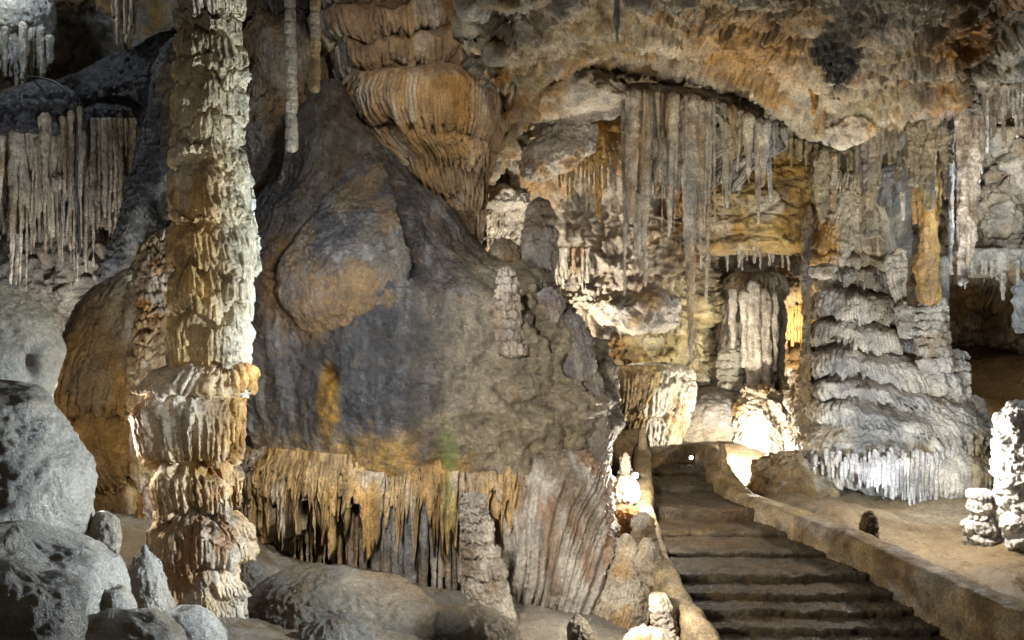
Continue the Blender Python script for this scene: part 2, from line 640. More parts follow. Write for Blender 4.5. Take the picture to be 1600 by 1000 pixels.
struct(sheet('cave_wall', PX, PY, DL, ((.5, .5, 'f'), (1.3, .22, 'k'), (2.6, .09, 'r'), (9, .035, 'r'), (28, .014, 'b')), col_left, M_ROUGH))

# back wall between the mound and the tower
PX, PY = rect(690, 1760, 40, 780, 2.6)
DB = ctrl([(690, 300, 14), (740, 180, 12.9), (790, 190, 12.2), (830, 170, 12.0), (760, 330, 13.9), (770, 420, 14.2), (870, 230, 12.1), (940, 170, 11.9), (900, 140, 11.7), (850, 120, 11.7), (900, 330, 13.9), (870, 400, 14.1), (950, 440, 13.5), (930, 480, 13.2), (1010, 500, 13.0),
           (980, 540, 14.9), (1040, 540, 14.6), (960, 600, 14.2), (1060, 420, 13.3), (1060, 500, 13.4), (1100, 560, 13.9), (1090, 600, 14.2), (1150, 320, 12.9), (1200, 300, 13.0), (1200, 390, 14.6), (1150, 430, 15.4),
           (1225, 430, 16.5), (1240, 510, 19), (1240, 560, 18.5), (1180, 560, 16), (1100, 700, 14.5), (1280, 250, 13), (1300, 350, 14.2), (1400, 300, 13.6), (1400, 420, 14.6),
           (1480, 300, 13.4), (1560, 330, 11.9), (1600, 250, 11.6), (1590, 390, 12.0), (1560, 420, 12.6), (1540, 470, 15.6), (1600, 490, 15.0), (1500, 560, 16), (1600, 620, 15), (1700, 300, 11), (1300, 650, 15), (1400, 700, 15), (1000, 100, 12.5), (1300, 100, 12.5), (1760, 600, 12)], 38)


def col_back(V):
    c = mixc(V, BEIGE * 1.05, (OCHRE, .9, 1, .03, .12, 31, .75), (PALE, .8, 1, .02, .15, 32, .8), (RUST, 1.5, 1.4, .2, .08, 33, .7), (BROWN, 1.1, 2.0, .14, .1, 34, .8), (GREY, 2.2, 1, .16, .1, 36, .6))
    c = blob(c, V, PALE * 1.15, 920, 410, 110, 110, .75, .5, 3)
    c = blob(c, V, (.42, .36, .22), 1080, 530, 90, 90, .8, .5, 4)
    c = blob(c, V, PALE * 1.05, 1570, 320, 70, 110, .8, .5, 5)
    c = blob(c, V, (.10, .068, .035), 1540, 520, 110, 75, .9, .4, 6)
    return c


struct(sheet('cave_wall', PX, PY, DB, ((.55, .35, 'f'), (.9, .20, 'k', 1.5), (1.6, .24, 'r', 1.5), (3.4, .13, 'r', 1.3), (8, .07, 'r'), (26, .022, 'b')), col_back, M_ROUGH))

# ceiling: a nearly level vault, coming down towards the right
edge = lambda x: np.interp(x, [520, 700, 760, 830, 900, 975, 1050, 1150, 1220, 1290, 1400, 1500, 1545, 1600, 1700, 1850],
                           [60, 300, 290, 226, 172, 126, 140, 180, 214, 236, 236, 225, 150, 118, 140, 200])
zc = lambda x: np.interp(x, [520, 760, 900, 1150, 1300, 1500, 1850], [3.2, 3.0, 3.05, 2.85, 2.35, 2.1, 1.8])
u = np.arange(728, 1850, 2.3)
v = np.concatenate([np.linspace(0, 1, 330), 1 + np.linspace(.02, .5, 22)])
PX, VV = np.meshgrid(u, v)
E = edge(PX)
PYc = np.where(VV <= 1, -420 + (E + 420) * VV, E - (VV - 1) * 50)


def D_ceil(px, py):
    b = zc(px) * F / (500 - np.minimum(py, 420))
    be = zc(px) * F / (500 - edge(px))
    b = b * np.clip(1 + (12.2 - be) / be * np.clip((py + 420) / (edge(px) + 420), 0, 1.05) ** 2, .5, 1.6)
    return b + np.maximum(VV - 1, 0) * 7.0 + 2.2 * np.clip((808 + 14 * np.sin(py * .045) + 9 * np.sin(py * .13) - px) / 75, 0, 2) ** 2


def pre_ceil(px, py):
    # the dark hole and hollows that run up into the vault
    d = 0
    for (x, y, rx_, ry_, a) in ((1308, 80, 36, 56, .55), (1290, 168, 40, 16, .3)):
        d = d + a * np.exp(-(((px - x) / rx_) ** 2 + ((py - y) / ry_) ** 2))
    return d


def damp_ceil(px, py):
    return 1 - .6 * np.exp(-(((px - 1308) / 44) ** 2 + ((py - 78) / 66) ** 2))


def col_ceil(V):
    c = mixc(V, (.32, .27, .185), (OCHRE * .8, .9, 1, .14, .1, 41, .55), (BROWN * 1.4, 3.5, 1, .1, .08, 46, .6), (PALE, 6, 1, .16, .07, 47, .6), (PALE * .95, .9, 1, .1, .12, 42, .75), (RUST * .9, 1.3, 1, .24, .09, 43, .55), (BROWN * .9, 1.7, 1, .18, .08, 44, .8), (GREY, 2.4, 1, .2, .1, 45, .6))
    c = blob(c, V, (.33, .20, .09), 1165, 85, 85, 60, .7, .5, 7)
    c = blob(c, V, (.24, .12, .035), 1510, 70, 60, 40, .9, .4, 8)
    c = blob(c, V, PALE, 1445, 25, 40, 40, .8, .4, 9)
    c = blob(c, V, GREY * .7, 1360, 20, 60, 30, .6, .4, 10)
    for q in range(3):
        c = blob(c, V, (.006, .006, .006), 1308, 80, 34, 54, 1.0, .2, 13, .8)  # unlit depth of the hole painted in as near-black colour
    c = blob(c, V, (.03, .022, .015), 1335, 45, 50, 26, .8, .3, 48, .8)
    return c


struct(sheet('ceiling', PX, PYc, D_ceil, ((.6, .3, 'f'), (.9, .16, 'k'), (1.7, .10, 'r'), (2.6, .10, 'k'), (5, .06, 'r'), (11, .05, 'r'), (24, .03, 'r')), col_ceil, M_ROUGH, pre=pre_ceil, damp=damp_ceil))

ROCKN = ((.9, .16, 'f'), (1.6, .16, 'k'), (3.6, .07, 'r'), (10, .03, 'r'), (28, .012, 'b'))

# hanging block of rock over the passage
t = solid('rock_block', [(185, 1110, 1240), (225, 1095, 1262), (300, 1092, 1262), (352, 1090, 1256), (380, 1098, 1250), (388, 1105, 1245)], 12.4, .8, nth=260, step=.014,
          noise=((.9, .12, 'f'), (2.0, .1, 'k', 2), (4, .05, 'r', 1.6), (12, .02, 'r')), rbot=.06, zfront=.6,
          col=mk((.34, .25, .13), (OCHRE, 1, 2, .02, .15, 51, .7), (PALE, 1.2, 1, .1, .15, 52, .6), (BROWN, 1.5, 2, .2, .1, 53, .7)), mat=M_ROUGH)
tag(t, 'flat-bottomed ochre rock block hanging over the passage', 'rock')
for nm, rows, D, lab in (
        ('rock_slab', [(178, 880, 915), (200, 850, 930), (230, 815, 925), (262, 812, 890), (285, 822, 850)], 11.6, 'pale slanting rock slab wedged high in the back wall'),
        ('boulder', [(82, 815, 850), (105, 812, 895), (130, 835, 915), (150, 860, 915)], 11.6, 'rounded grey rock bulging from the ceiling above the slanting slab'),
        ('rock_ledge', [(112, 830, 930), (132, 790, 985), (152, 775, 990), (168, 800, 960), (178, 830, 930)], 11.3, 'broad tan rock ledge under the ceiling left of the grey curtain'),
        ('rock_ledge', [(196, 752, 800), (214, 744, 822), (236, 742, 820), (252, 750, 800)], 11.9, 'small pale rock ledge beside the orange tiered drapery'),
        ('boulder', [(285, 745, 800), (300, 738, 830), (318, 742, 830), (330, 760, 815)], 13.2, 'brown rock above the small white curtain on the back wall'),
        ('boulder', [(20, 1380, 1470), (50, 1370, 1485), (68, 1400, 1470)], 8.6, 'pale lump of rock in the ceiling beside the dark hole'),
        ('boulder', [(135, 1305, 1370), (165, 1290, 1385), (205, 1290, 1380), (225, 1310, 1360)], 10.4, 'pale rounded rock under the dark ceiling hole'),
        ('boulder', [(455, 965, 1060), (480, 925, 1065), (505, 940, 1060), (518, 985, 1050)], 12.7, 'rough pale rock lip over the dark arch in the back wall')):
    o = solid(nm, rows, D, .5 if nm == 'rock_slab' else .8, nth=200, step=.013, noise=((1.2, .10, 'f'), (2.4, .03 if nm == 'rock_slab' else .10, 'k'), (5, .06, 'r'), (14, .025, 'r'), (30, .01, 'b')), rtop=.12, rbot=.1, zfront=.5,
              col=mk(PALE * .95, (BEIGE, 1.2, 1, 0, .15, 54, .8), (OCHRE, 1.5, 1, .15, .1, 55, .6), (GREY, 2, 1, .15, .1, 56, .6)), mat=M_ROUGH)
    tag(o, lab, 'rock')

# ------------------------------------------------------------------ the great column on the left
colm = thing('dripstone_column', 'tall tiered cream column rising through the whole left side', 'column', at(325, 1010, 6.3))
colm['_org'] = list(colm.location)


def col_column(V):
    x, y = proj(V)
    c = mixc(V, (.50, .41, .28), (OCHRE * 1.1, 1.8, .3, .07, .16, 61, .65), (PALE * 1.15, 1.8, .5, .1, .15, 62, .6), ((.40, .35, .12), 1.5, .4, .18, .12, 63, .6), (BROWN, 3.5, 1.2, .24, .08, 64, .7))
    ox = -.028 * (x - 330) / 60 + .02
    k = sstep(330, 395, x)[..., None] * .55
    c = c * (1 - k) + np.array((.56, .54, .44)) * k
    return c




def hook_scales(V, N, P):
    # overlapping scales that stick out on the right-hand side
    a = np.arctan2(N[..., 1], N[..., 0])
    q = V[..., 2] * 6.5 + 2.2 * fbm(V * np.array((1, 1, .5)), 3.0, 2) + .8 * a
    f = q - np.floor(q)
    hgt = hash1(np.floor(q), 3.3)
    saw = (1 - f) ** .7 * sstep(0, .12, f)
    m = sstep(-.35, .55, N[..., 0])
    return m * .048 * saw * (.2 + hgt) - .015 * m


CN = ((2.0, .03, 'f'), (9, .018, 'f', .6), (20, .009, 'b', .6), (55, .004, 'f'))
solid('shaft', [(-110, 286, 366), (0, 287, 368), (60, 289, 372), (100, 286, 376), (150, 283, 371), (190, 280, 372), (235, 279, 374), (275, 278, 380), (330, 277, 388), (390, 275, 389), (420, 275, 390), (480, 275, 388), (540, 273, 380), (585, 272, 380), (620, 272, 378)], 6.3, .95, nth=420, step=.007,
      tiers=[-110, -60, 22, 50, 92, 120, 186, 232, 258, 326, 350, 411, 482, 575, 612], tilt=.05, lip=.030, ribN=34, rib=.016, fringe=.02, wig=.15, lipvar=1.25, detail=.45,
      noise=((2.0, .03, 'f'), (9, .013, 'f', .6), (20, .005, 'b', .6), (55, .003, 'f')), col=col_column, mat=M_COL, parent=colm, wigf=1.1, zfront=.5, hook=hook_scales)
solid('base', [(566, 266, 378), (590, 242, 378), (612, 218, 374), (640, 224, 370), (690, 234, 364), (722, 242, 358), (745, 252, 360), (800, 256, 364), (828, 248, 372), (870, 248, 372), (905, 252, 370), (950, 270, 362), (1000, 306, 358), (1060, 314, 362)], 6.3, .85, nth=480, step=.007, tiers=[566, 612, 722, 797, 880, 1060], lip=.045, ribN=40, rib=.026, fringe=.03, wig=.09, detail=.45,
      noise=((2.0, .07, 'f'), (4, .035, 'f', .8), (9, .02, 'f', .5), (18, .008, 'b', .6), (50, .003, 'f')), hook=hook_scales,
      col=lambda V: mixc(V, (.52, .39, .26), (OCHRE * 1.25, 1.8, .4, .04, .14, 65, .75), (PALE * 1.05, 2.0, .5, .08, .15, 66, .7), (RUST, 2.2, .6, .16, .1, 67, .7), (BROWN, 2.2, .5, .16, .12, 68, .6)), mat=M_COL, parent=colm, wigf=1.5, zfront=.5)
o = solid('dripstone_column', [(355, 242, 274), (385, 226, 280), (420, 221, 284), (480, 219, 284), (540, 215, 280), (590, 206, 270), (640, 206, 265), (760, 215, 270), (900, 225, 275)], 7.3, 1, nth=260, step=.008,
          tiers=[355, 375, 388, 402, 414, 428, 440, 455, 468, 482, 497, 510, 524, 540, 553, 568, 584, 600, 640, 760, 900], lip=.022, ribN=16, rib=.014, fringe=.05, wig=.07, wigf=2.5, noise=CN, rtop=.12,
          col=mk((.36, .27, .17), (BROWN, 3, .7, .08, .12, 71, .7), (RUST, 2, .7, .1, .1, 72, .7), (PALE, 4, .8, .12, .12, 73, .7)), mat=M_WET)
tag(o, 'shorter scaly brown column standing just behind the tall tiered column', 'column')

# brown draped flowstone behind the column
def col_brown(V):
    c = mixc(V, (.27, .205, .13), (BROWN * 1.1, .9, .6, .05, .2, 81, .7), (PALE, 1.3, .7, .15, .15, 82, .6), (OCHRE, 1.2, .6, .1, .12, 83, .6))
    return c


o = solid('flowstone_mound', [(395, 212, 240), (430, 180, 250), (470, 152, 262), (520, 128, 265), (570, 108, 265), (620, 92, 260), (665, 85, 258), (700, 95, 256), (735, 120, 250), (765, 150, 246), (850, 160, 240), (930, 150, 240)],
          8.0, .7, nth=360, step=.01, tiers=[395, 640, 752, 800, 870, 930], tilt=.06, lip=.11, ribN=90, rib=.03, fringe=.22, wig=.09, noise=((.9, .07, 'f'), (3, .03, 'f'), (14, .01, 'b'), (40, .004, 'f')), ribstart=.7,
          col=col_brown, mat=M_FLOW, zfront=.7)
tag(o, 'brown draped flowstone mound behind and left of the tall column', 'flowstone')

# ------------------------------------------------------------------ dark ledges and curtains, far left
GREYC = lambda V: mixc(V, (.45, .38, .29), (PALE * 1.15, 1.5, .2, .02, .15, 91, .7), (BROWN, 1.6, .25, .14, .12, 92, .7), (OCHRE * .9, 2, .3, .2, .1, 93, .5))
DARKC = lambda V: mixc(V, DARK * 1.0, (BROWN * .75, 1.2, .6, .08, .15, 94, .7), (GREY * .7, 5, 1, .22, .1, 95, .6))


def curtain_thing(label, cap_rows, D, sheet_rows, tiers, ribN, items, base, cry=.5, sry=.35, fringe=.7, group=None, name='stalactite_curtain', capcol=DARKC, shcol=GREYC, rib=.045, ic=None):
    t = thing(name, label, 'stalactite curtain', at(*base), group)
    t['_org'] = list(t.location)
    if cap_rows:
        solid('ledge', cap_rows, D, cry, nth=300, step=.012, noise=((1, .06, 'f'), (4, .03, 'f'), (18, .012, 'b'), (45, .005, 'f')), rtop=.15, rbot=.1, col=capcol, mat=M_DARK, parent=t)
    if sheet_rows:
        solid('drapery', sheet_rows, D, sry, nth=460, step=.016, tiers=tiers, lip=.04, ribN=ribN, rib=rib, fringe=fringe, wig=.1, noise=((1.2, .05, 'f', .3), (6, .02, 'f', .3), (30, .006, 'f')), ribstart=.02,
              col=shcol, mat=M_DRIP, parent=t, ribpow=.7, inner=True, detail=.5)
    sheet_ = [c for c in t.children if c.name.startswith('drapery')]
    for it in items:
        icicle('stalactite', *it[:6], col=ic or shcol, parent=sheet_[0], lean=it[6] if len(it) > 6 else 0)
    return t


its = []
for x in np.arange(-30, 122, 3.6):
    x0 = x + rng.uniform(-3, 3)
    L = np.interp(x0, [-25, 10, 35, 70, 95, 122], [140, 200, 240, 180, 190, 260]) * rng.choice((.35, .55, .8, 1, 1.15))
    y0 = np.interp(x0, [-25, 40, 122], [215, 195, 188])
    w0 = rng.choice((6, 8, 9, 11, 13, 20))
    y0 += 9 * math.sin(x0 * .09) + 6 * math.sin(x0 * .31) + rng.uniform(-5, 5)
    its.append((x0, y0 - 14, y0 + L, w0, w0 * .12, 10.56 + rng.uniform(-.1, .3), rng.uniform(-9, 5)))
curtain_thing('long grey stalactite curtain under a dark rounded ledge at the left edge', [(122, 45, 95), (138, 5, 115), (165, -40, 128), (198, -75, 128), (214, -80, 124)], 10.8,
              [(185, -70, 122), (260, -60, 119), (290, -40, 117), (320, -20, 114)], [185, 270, 320], 90, its, (40, 200, 10.6), fringe=1.1, rib=.045)
its = []
for x in np.arange(124, 214, 4.2):
    x0 = x + rng.uniform(-3, 3)
    L = np.interp(x0, [124, 160, 190, 214], [225, 200, 130, 90]) * rng.uniform(.7, 1.1)
    w0 = rng.uniform(10, 16)
    its.append((x0, 184, 198 + L * rng.choice((.5, .8, 1, 1)), w0 * rng.uniform(.4, 1.0), w0 * .2, 11.05 + rng.uniform(-.1, .25)))
curtain_thing('pale ribbed curtain hanging below the dark slope beside the thin cable', [(158, 150, 200), (170, 122, 222), (195, 118, 226), (208, 122, 222)], 11.3,
              [(190, 120, 222), (260, 122, 214), (330, 126, 190)], [190, 280, 330], 52, its, (170, 200, 11.2))
o = solid('dark_slope', [(38, 272, 296), (66, 215, 298), (95, 150, 298), (125, 85, 296), (150, 58, 290), (175, 56, 262), (200, 70, 232), (215, 110, 205)], 11.6, .45, nth=380, step=.013,
          noise=((.8, .1, 'f'), (3, .03, 'f'), (14, .012, 'b'), (45, .006, 'f')), rtop=.2, rbot=.15, col=lambda V: mixc(V, (.026, .023, .022), (BROWN * .45, 1.0, 1, .05, .15, 96, .7), (GREY * .5, 9, 1, .22, .08, 97, .5)), mat=M_DARK)
tag(o, 'dark grey rock slope running down leftwards behind the tall column', 'rock')
o = solid('dark_slope', [(55, 258, 296), (140, 237, 296), (210, 216, 294), (270, 206, 286), (320, 194, 262), (360, 181, 240), (400, 166, 208), (430, 154, 176), (445, 150, 162)], 10.2, .55, nth=320, step=.012,
          noise=((.9, .1, 'f'), (3, .04, 'f'), (12, .016, 'b'), (45, .006, 'f')), rtop=.2, rbot=.15,
          col=lambda V: blob(blob(mixc(V, (.05, .045, .04), (BROWN * .8, 1.2, .5, .1, .15, 98, .7), (GREY * .8, 5, 1, .2, .1, 99, .5)), V, PALE * .9, 222, 385, 26, 60, .9, .3, 11, .5), V, PALE, 262, 315, 14, 40, .8, .4, 12), mat=M_DARK)
tag(o, 'steep dark rib of rock with a pale lower side left of the tall column', 'rock')
its = []
for x in np.arange(-30, 80, 9):
    w0 = rng.uniform(9, 16)
    its.append((x + rng.uniform(-3, 3), 45 + rng.uniform(-15, 20), 128 + rng.uniform(-40, 25), w0, w0 * .4, 11.2 + rng.uniform(-.2, .2)))
curtain_thing('bluish white stalactite cluster in the top left corner', [(-60, -60, 60), (0, -80, 82), (40, -80, 78), (62, -60, 50)], 11.5, [(30, -70, 78), (80, -60, 72), (110, -50, 60)], [30, 90, 110], 40, its, (0, 60, 11.3),
              capcol=mk(PALE * .9, (GREY, 1.4, 1, 0, .15, 101, .7)), shcol=mk(PALE * 1.1, (GREY, 2, .5, .1, .15, 102, .7)), fringe=.3)
curtain_thing('narrow grey drapery hanging from the top edge left of the tall column', None, 11.3, [(-120, 176, 212), (0, 180, 208), (50, 183, 204), (64, 186, 198)], [-120, 20, 64], 16,
              [(184, -60, 70, 9, 4, 11.1), (196, -60, 55, 12, 5, 11.0), (206, -60, 40, 9, 5, 11.2)], (195, 60, 11.3), shcol=GREYC, fringe=.15, sry=.6)

cp = [(40, 120, 10.9), (62, 121, 10.55), (85, 127, 10.35), (105, 143, 10.25), (117, 165, 10.2), (120, 200, 10.15), (119, 260, 10.2), (122, 330, 10.3), (126, 400, 10.5)]
mc = bpy.data.materials.new('black_rubber')
mc.use_nodes = True
mc.node_tree.nodes['Principled BSDF'].inputs['Base Color'].default_value = (.012, .012, .012, 1)
cpp = np.array([at(*p) for p in cp])
tt = np.linspace(0, len(cp) - 1, 200)
cpp = np.stack([smooth1(np.interp(tt, np.arange(len(cp)), cpp[:, q]), 15) for q in range(3)], 1)
tg_ = np.gradient(cpp, axis=0)
tg_ /= np.linalg.norm(tg_, axis=1)[:, None]
n1 = np.cross(tg_, (0, 1, 0))
n1 /= np.linalg.norm(n1, axis=1)[:, None]
n2 = np.cross(tg_, n1)
an = np.linspace(0, 2 * np.pi, 10, endpoint=False)
CV = cpp[:, None] + .011 * (np.cos(an)[None, :, None] * n1[:, None] + np.sin(an)[None, :, None] * n2[:, None])
o = link('cable', CV, gridquads(200, 10, True), mc)
tag(o, 'thin black cable running over the dark ledge and down the curtain', 'cable')

# ------------------------------------------------------------------ pale boulders, bottom left
BN = ((1.2, .14, 'f'), (3.5, .03, 'f', .7), (8, .012, 'f', .6), (16, .012, 'f'), (30, .009, 'f'))
BC = lambda s: mk((.34, .305, .255), (PALE * 1.0, 1.0, 1, .04, .25, 110 + s, .5), (BEIGE * .75, 1.0, 1, .04, .15, 120 + s, .75), (BROWN * 1.3, 1.1, 1, .14, .12, 130 + s, .6))
for i, (rows, D, lab) in enumerate((
        ([(440, -80, 15), (462, -100, 45), (500, -110, 75), (550, -115, 92), (600, -115, 92), (650, -110, 86), (740, -100, 60)], 5.6, 'pale grey boulder with a small hollow at the left edge'),
        ([(590, -110, 30), (630, -110, 72), (690, -120, 106), (740, -120, 128), (790, -120, 138), (840, -120, 142), (920, -110, 140), (980, -110, 120)], 4.9, 'large grey sloping boulder below the hollowed boulder'),
        ([(826, -60, 110), (845, -80, 155), (880, -90, 190), (915, -90, 204), (955, -80, 214), (1010, -60, 220), (1060, -60, 210)], 4.3, 'cream-topped boulder in the lower left corner'),
        ([(800, 145, 180), (815, 136, 192), (845, 132, 197), (880, 138, 196), (910, 150, 190)], 4.9, 'small dark rounded boulder tucked beside the cream-topped boulder'),
        ([(885, -60, 85), (910, -80, 118), (950, -90, 132), (1000, -90, 134), (1050, -90, 130), (1100, -80, 120)], 3.6, 'smooth grey boulder in the very bottom left corner'),
        ([(850, 212, 240), (870, 203, 252), (905, 200, 262), (950, 205, 270), (1000, 210, 280), (1040, 215, 280)], 5.1, 'dark knobby boulder at the left foot of the tall column'),
        ([(926, 165, 190), (940, 155, 198), (962, 153, 200), (985, 160, 198)], 4.2, 'small round stone lying before the cream-topped boulder'),
        ([(955, 140, 215), (975, 120, 250), (1005, 110, 275), (1060, 110, 290)], 4.0, 'low wet boulder along the bottom edge left of the column'),
        ([(962, 262, 300), (980, 245, 318), (1010, 240, 335), (1060, 240, 350)], 4.6, 'low dark stone at the bottom edge under the column'))):
    hk = None
    if i == 0:
        def hk(V, N, P):
            x, y = proj(V)
            return -.11 * np.exp(-(((x - 54) / 9) ** 2 + ((y - 562) / 22) ** 2)) * (N[..., 1] < 0)
    o = solid('boulder', rows, D, .85, nth=300, step=.008, noise=BN, detail=.3, rtop=.14, rbot=.1, col=BC(i), mat=M_SMOOTH, hook=hk, zfront=.5)
    tag(o, lab, 'boulder')

# ------------------------------------------------------------------ the dark mound in the middle
mound = thing('flowstone_mound', 'huge dark grey flowstone mound with an orange fringed skirt in the middle', 'flowstone', at(660, 900, 9.8))
mound['_org'] = list(mound.location)


def col_mound(V):
    c = mixc(V, (.045, .042, .041), (DARK * .4, 1.6, .1, .0, .12, 141, .75), (BROWN * .6, 1.1, .3, .1, .12, 142, .45), (GREY * .7, 3.5, .1, .1, .1, 143, .5), (GREY * .9, 9, .08, .16, .08, 155, .5), (DARK * .5, 6, .08, .12, .1, 156, .6), (BROWN * .8, 20, .5, .15, .1, 158, .5))
    c = blob(c, V, (.34, .285, .20), 830, 620, 140, 200, .95, .6, 14, .5)
    c = blob(c, V, (.24, .21, .165), 760, 560, 90, 70, .7, .6, 15)
    c = blob(c, V, (.07, .05, .032), 520, 230, 80, 150, .7, .6, 16)
    c = blob(c, V, DARK * .42, 575, 575, 130, 105, .75, .5, 47, .5)
    c = blob(c, V, (.20, .115, .05), 460, 455, 55, 65, .75, .7, 17, .9)
    c = blob(c, V, (.30, .175, .055), 512, 638, 15, 54, .9, .55, 18, .6)
    c = blob(c, V, (.36, .23, .10), 560, 765, 160, 72, .95, .35, 19, .8)
    c = blob(c, V, (.36, .24, .12), 430, 770, 80, 75, .9, .4, 20, .7)
    c = blob(c, V, GREEN * .8, 700, 730, 17, 60, .75, .6, 21, .8)
    c = blob(c, V, (.25, .22, .18), 385, 640, 25, 80, .6, .6, 22, .4)
    return c


def hook_mound(V, N, P):
    x, y = proj(V)
    fr = N[..., 1] < .2
    d = 0
    for (bx, by, rx_, ry_, a) in ((510, 588, 14, 12, -.12), (512, 650, 20, 55, .05), (720, 690, 16, 40, .05), (760, 480, 70, 40, .10), (830, 560, 50, 70, .14), (700, 330, 70, 60, .12), (905, 640, 28, 70, .12), (600, 640, 90, 70, .05)):
        d = d + a * np.exp(-(((x - bx) / rx_) ** 2 + ((y - by) / ry_) ** 2))
    # lumpy popcorn growth on the right flank
    k = sstep(690, 800, x) * sstep(380, 470, y)
    d = d + k * (.30 * fbm(V, 2.0, 4, 'f', 5) + .13 * fbm(V, 4.5, 3, 'f', 6) + .035 * fbm(V, 12, 3, 'f', 7) + .012 * fbm(V, 30, 2, 'b', 8))
    # little rimmed ripples
    k2 = np.exp(-(((x - 465) / 45) ** 2 + ((y - 430) / 65) ** 2))
    d = d + k2 * .03 * np.sin(y * .42 + 3 * fbm(V, 3, 2))
    return d * fr


solid('dome', [(125, 505, 530), (150, 488, 545), (185, 468, 560), (220, 446, 595), (260, 424, 640), (320, 400, 700), (365, 388, 748), (395, 382, 792), (430, 378, 850), (470, 374, 884), (520, 370, 914), (560, 369, 932),
               (620, 368, 948), (680, 368, 958), (730, 369, 958), (770, 375, 950), (800, 390, 935), (830, 420, 900)], 9.9, .95, 1.65, nth=640, step=.011, noise=((.55, .34, 'f'), (1.6, .10, 'f', .45), (4, .035, 'f', .25), (5, .03, 'r', .13), (14, .016, 'f', .25), (30, .008, 'f', .5), (55, .004, 'b')),
      rbot=.25, col=col_mound, mat=M_DARK, parent=mound, hook=hook_mound, zfront=.75, sm=15, yoff=[(125, 0), (690, 0), (730, .06), (770, .3), (830, .6)])
# tongue of grey flowstone on the front of the mound
solid('tongue', [(205, 548, 562), (250, 524, 590), (310, 495, 612), (370, 462, 630), (420, 440, 640), (455, 438, 634), (485, 458, 615), (508, 470, 604), (522, 490, 585)], 8.58, .14, nth=360, step=.01,
      noise=((1.2, .05, 'f'), (3, .045, 'r', .12), (8, .02, 'f', .2), (16, .012, 'f', .3), (45, .006, 'f')), rtop=.1, rbot=.05, mat=M_DARK, parent=mound, zfront=.7, yoff=[(205, .95), (250, .58), (310, .30), (370, .05), (420, -.12), (485, -.17), (524, -.06)],
      col=lambda V: blob(mixc(V, (.08, .07, .058), (DARK, 2.6, .12, .04, .12, 144, .7), (GREY * .7, 7, .1, .14, .12, 145, .5), (BROWN, 3, .12, .12, .1, 157, .6)), V, (.15, .09, .042), 525, 480, 110, 55, .8, .8, 23, .9))
MXC = (648 - 800) / F * 9.9


def front(px, ry_=1.5, D=9.75, x0=368, x1=958):
    k = (px - (x0 + x1) / 2) / ((x1 - x0) / 2)
    return D - ry_ * math.sqrt(max(0, 1 - min(1, k * k)))


skirt_col = lambda V: blob(mixc(V, (.44, .32, .19), (PALE * 1.05, 4, .15, .06, .12, 146, .65), (OCHRE * 1.05, 2.4, .3, .06, .12, 147, .7), (BROWN * 1.2, 5, .15, .15, .1, 148, .6)), V, GREEN * .9, 702, 780, 12, 60, .6, .5, 24, .7)
skirt = solid('skirt', [(690, 390, 910), (720, 374, 940), (760, 372, 945), (800, 378, 935)], 9.75, .95, 1.62, nth=1100, step=.012, tiers=[690, 800], lip=.03, ribN=330, rib=.035, fringe=1.0, inner=True, wig=.12, wigf=3, ribstart=.02, yoff=[(690, .42), (740, .10), (775, -.02), (800, -.02)], lipvar=.5,
      noise=((1.5, .04, 'f', .3), (8, .015, 'f', .3), (35, .005, 'f')), col=skirt_col, mat=M_FLOW, parent=mound, zfront=.9, ribpow=.7)
for i in range(96):
    x0 = 386 + 360 * (i + rng.random()) / 96
    low = np.interp(x0, [388, 440, 500, 560, 600, 735], [880, 900, 915, 935, 950, 950])
    y1 = low - abs(rng.gauss(0, 45))
    w0 = rng.choice((5, 6, 7, 8, 10, 14))
    icicle('stalactite', x0, 750 + rng.uniform(0, 40), y1, w0, w0 * rng.uniform(.15, .5), front(x0) + rng.uniform(-.02, .3), skirt_col if i % 3 else GREYC, parent=skirt, lean=rng.uniform(-4, 4), rough=.09)
for x0, w0 in ((545, 9), (566, 12), (588, 15), (603, 14), (620, 16), (632, 7), (645, 20), (663, 12), (676, 9), (690, 7), (700, 8), (712, 7), (722, 6)):
    icicle('stalactite', x0 + rng.uniform(-3, 3), 770, 955, w0, w0 * .9, front(x0) + rng.uniform(-.08, .06), mk(GREY * 1.2, (PALE, 2, .4, .05, .15, 149, .7), (BROWN, 2, .4, .15, .1, 150, .6)), parent=skirt, ring=.08, rough=.08)
# dark inner core behind the fringe
solid('core', [(700, 420, 900), (800, 430, 880), (900, 420, 900), (980, 400, 930), (1050, 390, 940)], 10.2, .8, 1.15, nth=200, step=.03, noise=((1, .15, 'f'), (5, .05, 'f')), col=mk(BROWN * .6, (DARK, 1, 1, .0, .2, 151, .7)), mat=M_WET, parent=mound)


def hook_fold(V, N, P):
    x, y = proj(V)
    k = .12 + .42 * sstep(800, 950, x)
    s = V[..., 0] - k * (V[..., 2] - .6) + .07 * fbm(V, 1.2, 3)
    out = 0
    for fr, am, sd_ in ((8.5, .10, 5), (23, .045, 9)):
        ph = s * fr + .9 * fbm(np.stack([s * 3, 0 * s + sd_, V[..., 2] * .3], -1), 1, 2)
        f = ph - np.floor(ph)
        out = out + am * ((1 - np.abs(2 * f - 1) ** 1.2) - .5) * (.25 + 1.1 * hash1(np.floor(ph), sd_))
    return out * sstep(700, 760, y + 60 * fbm(V, 2.5, 2)) * (N[..., 1] < .3)


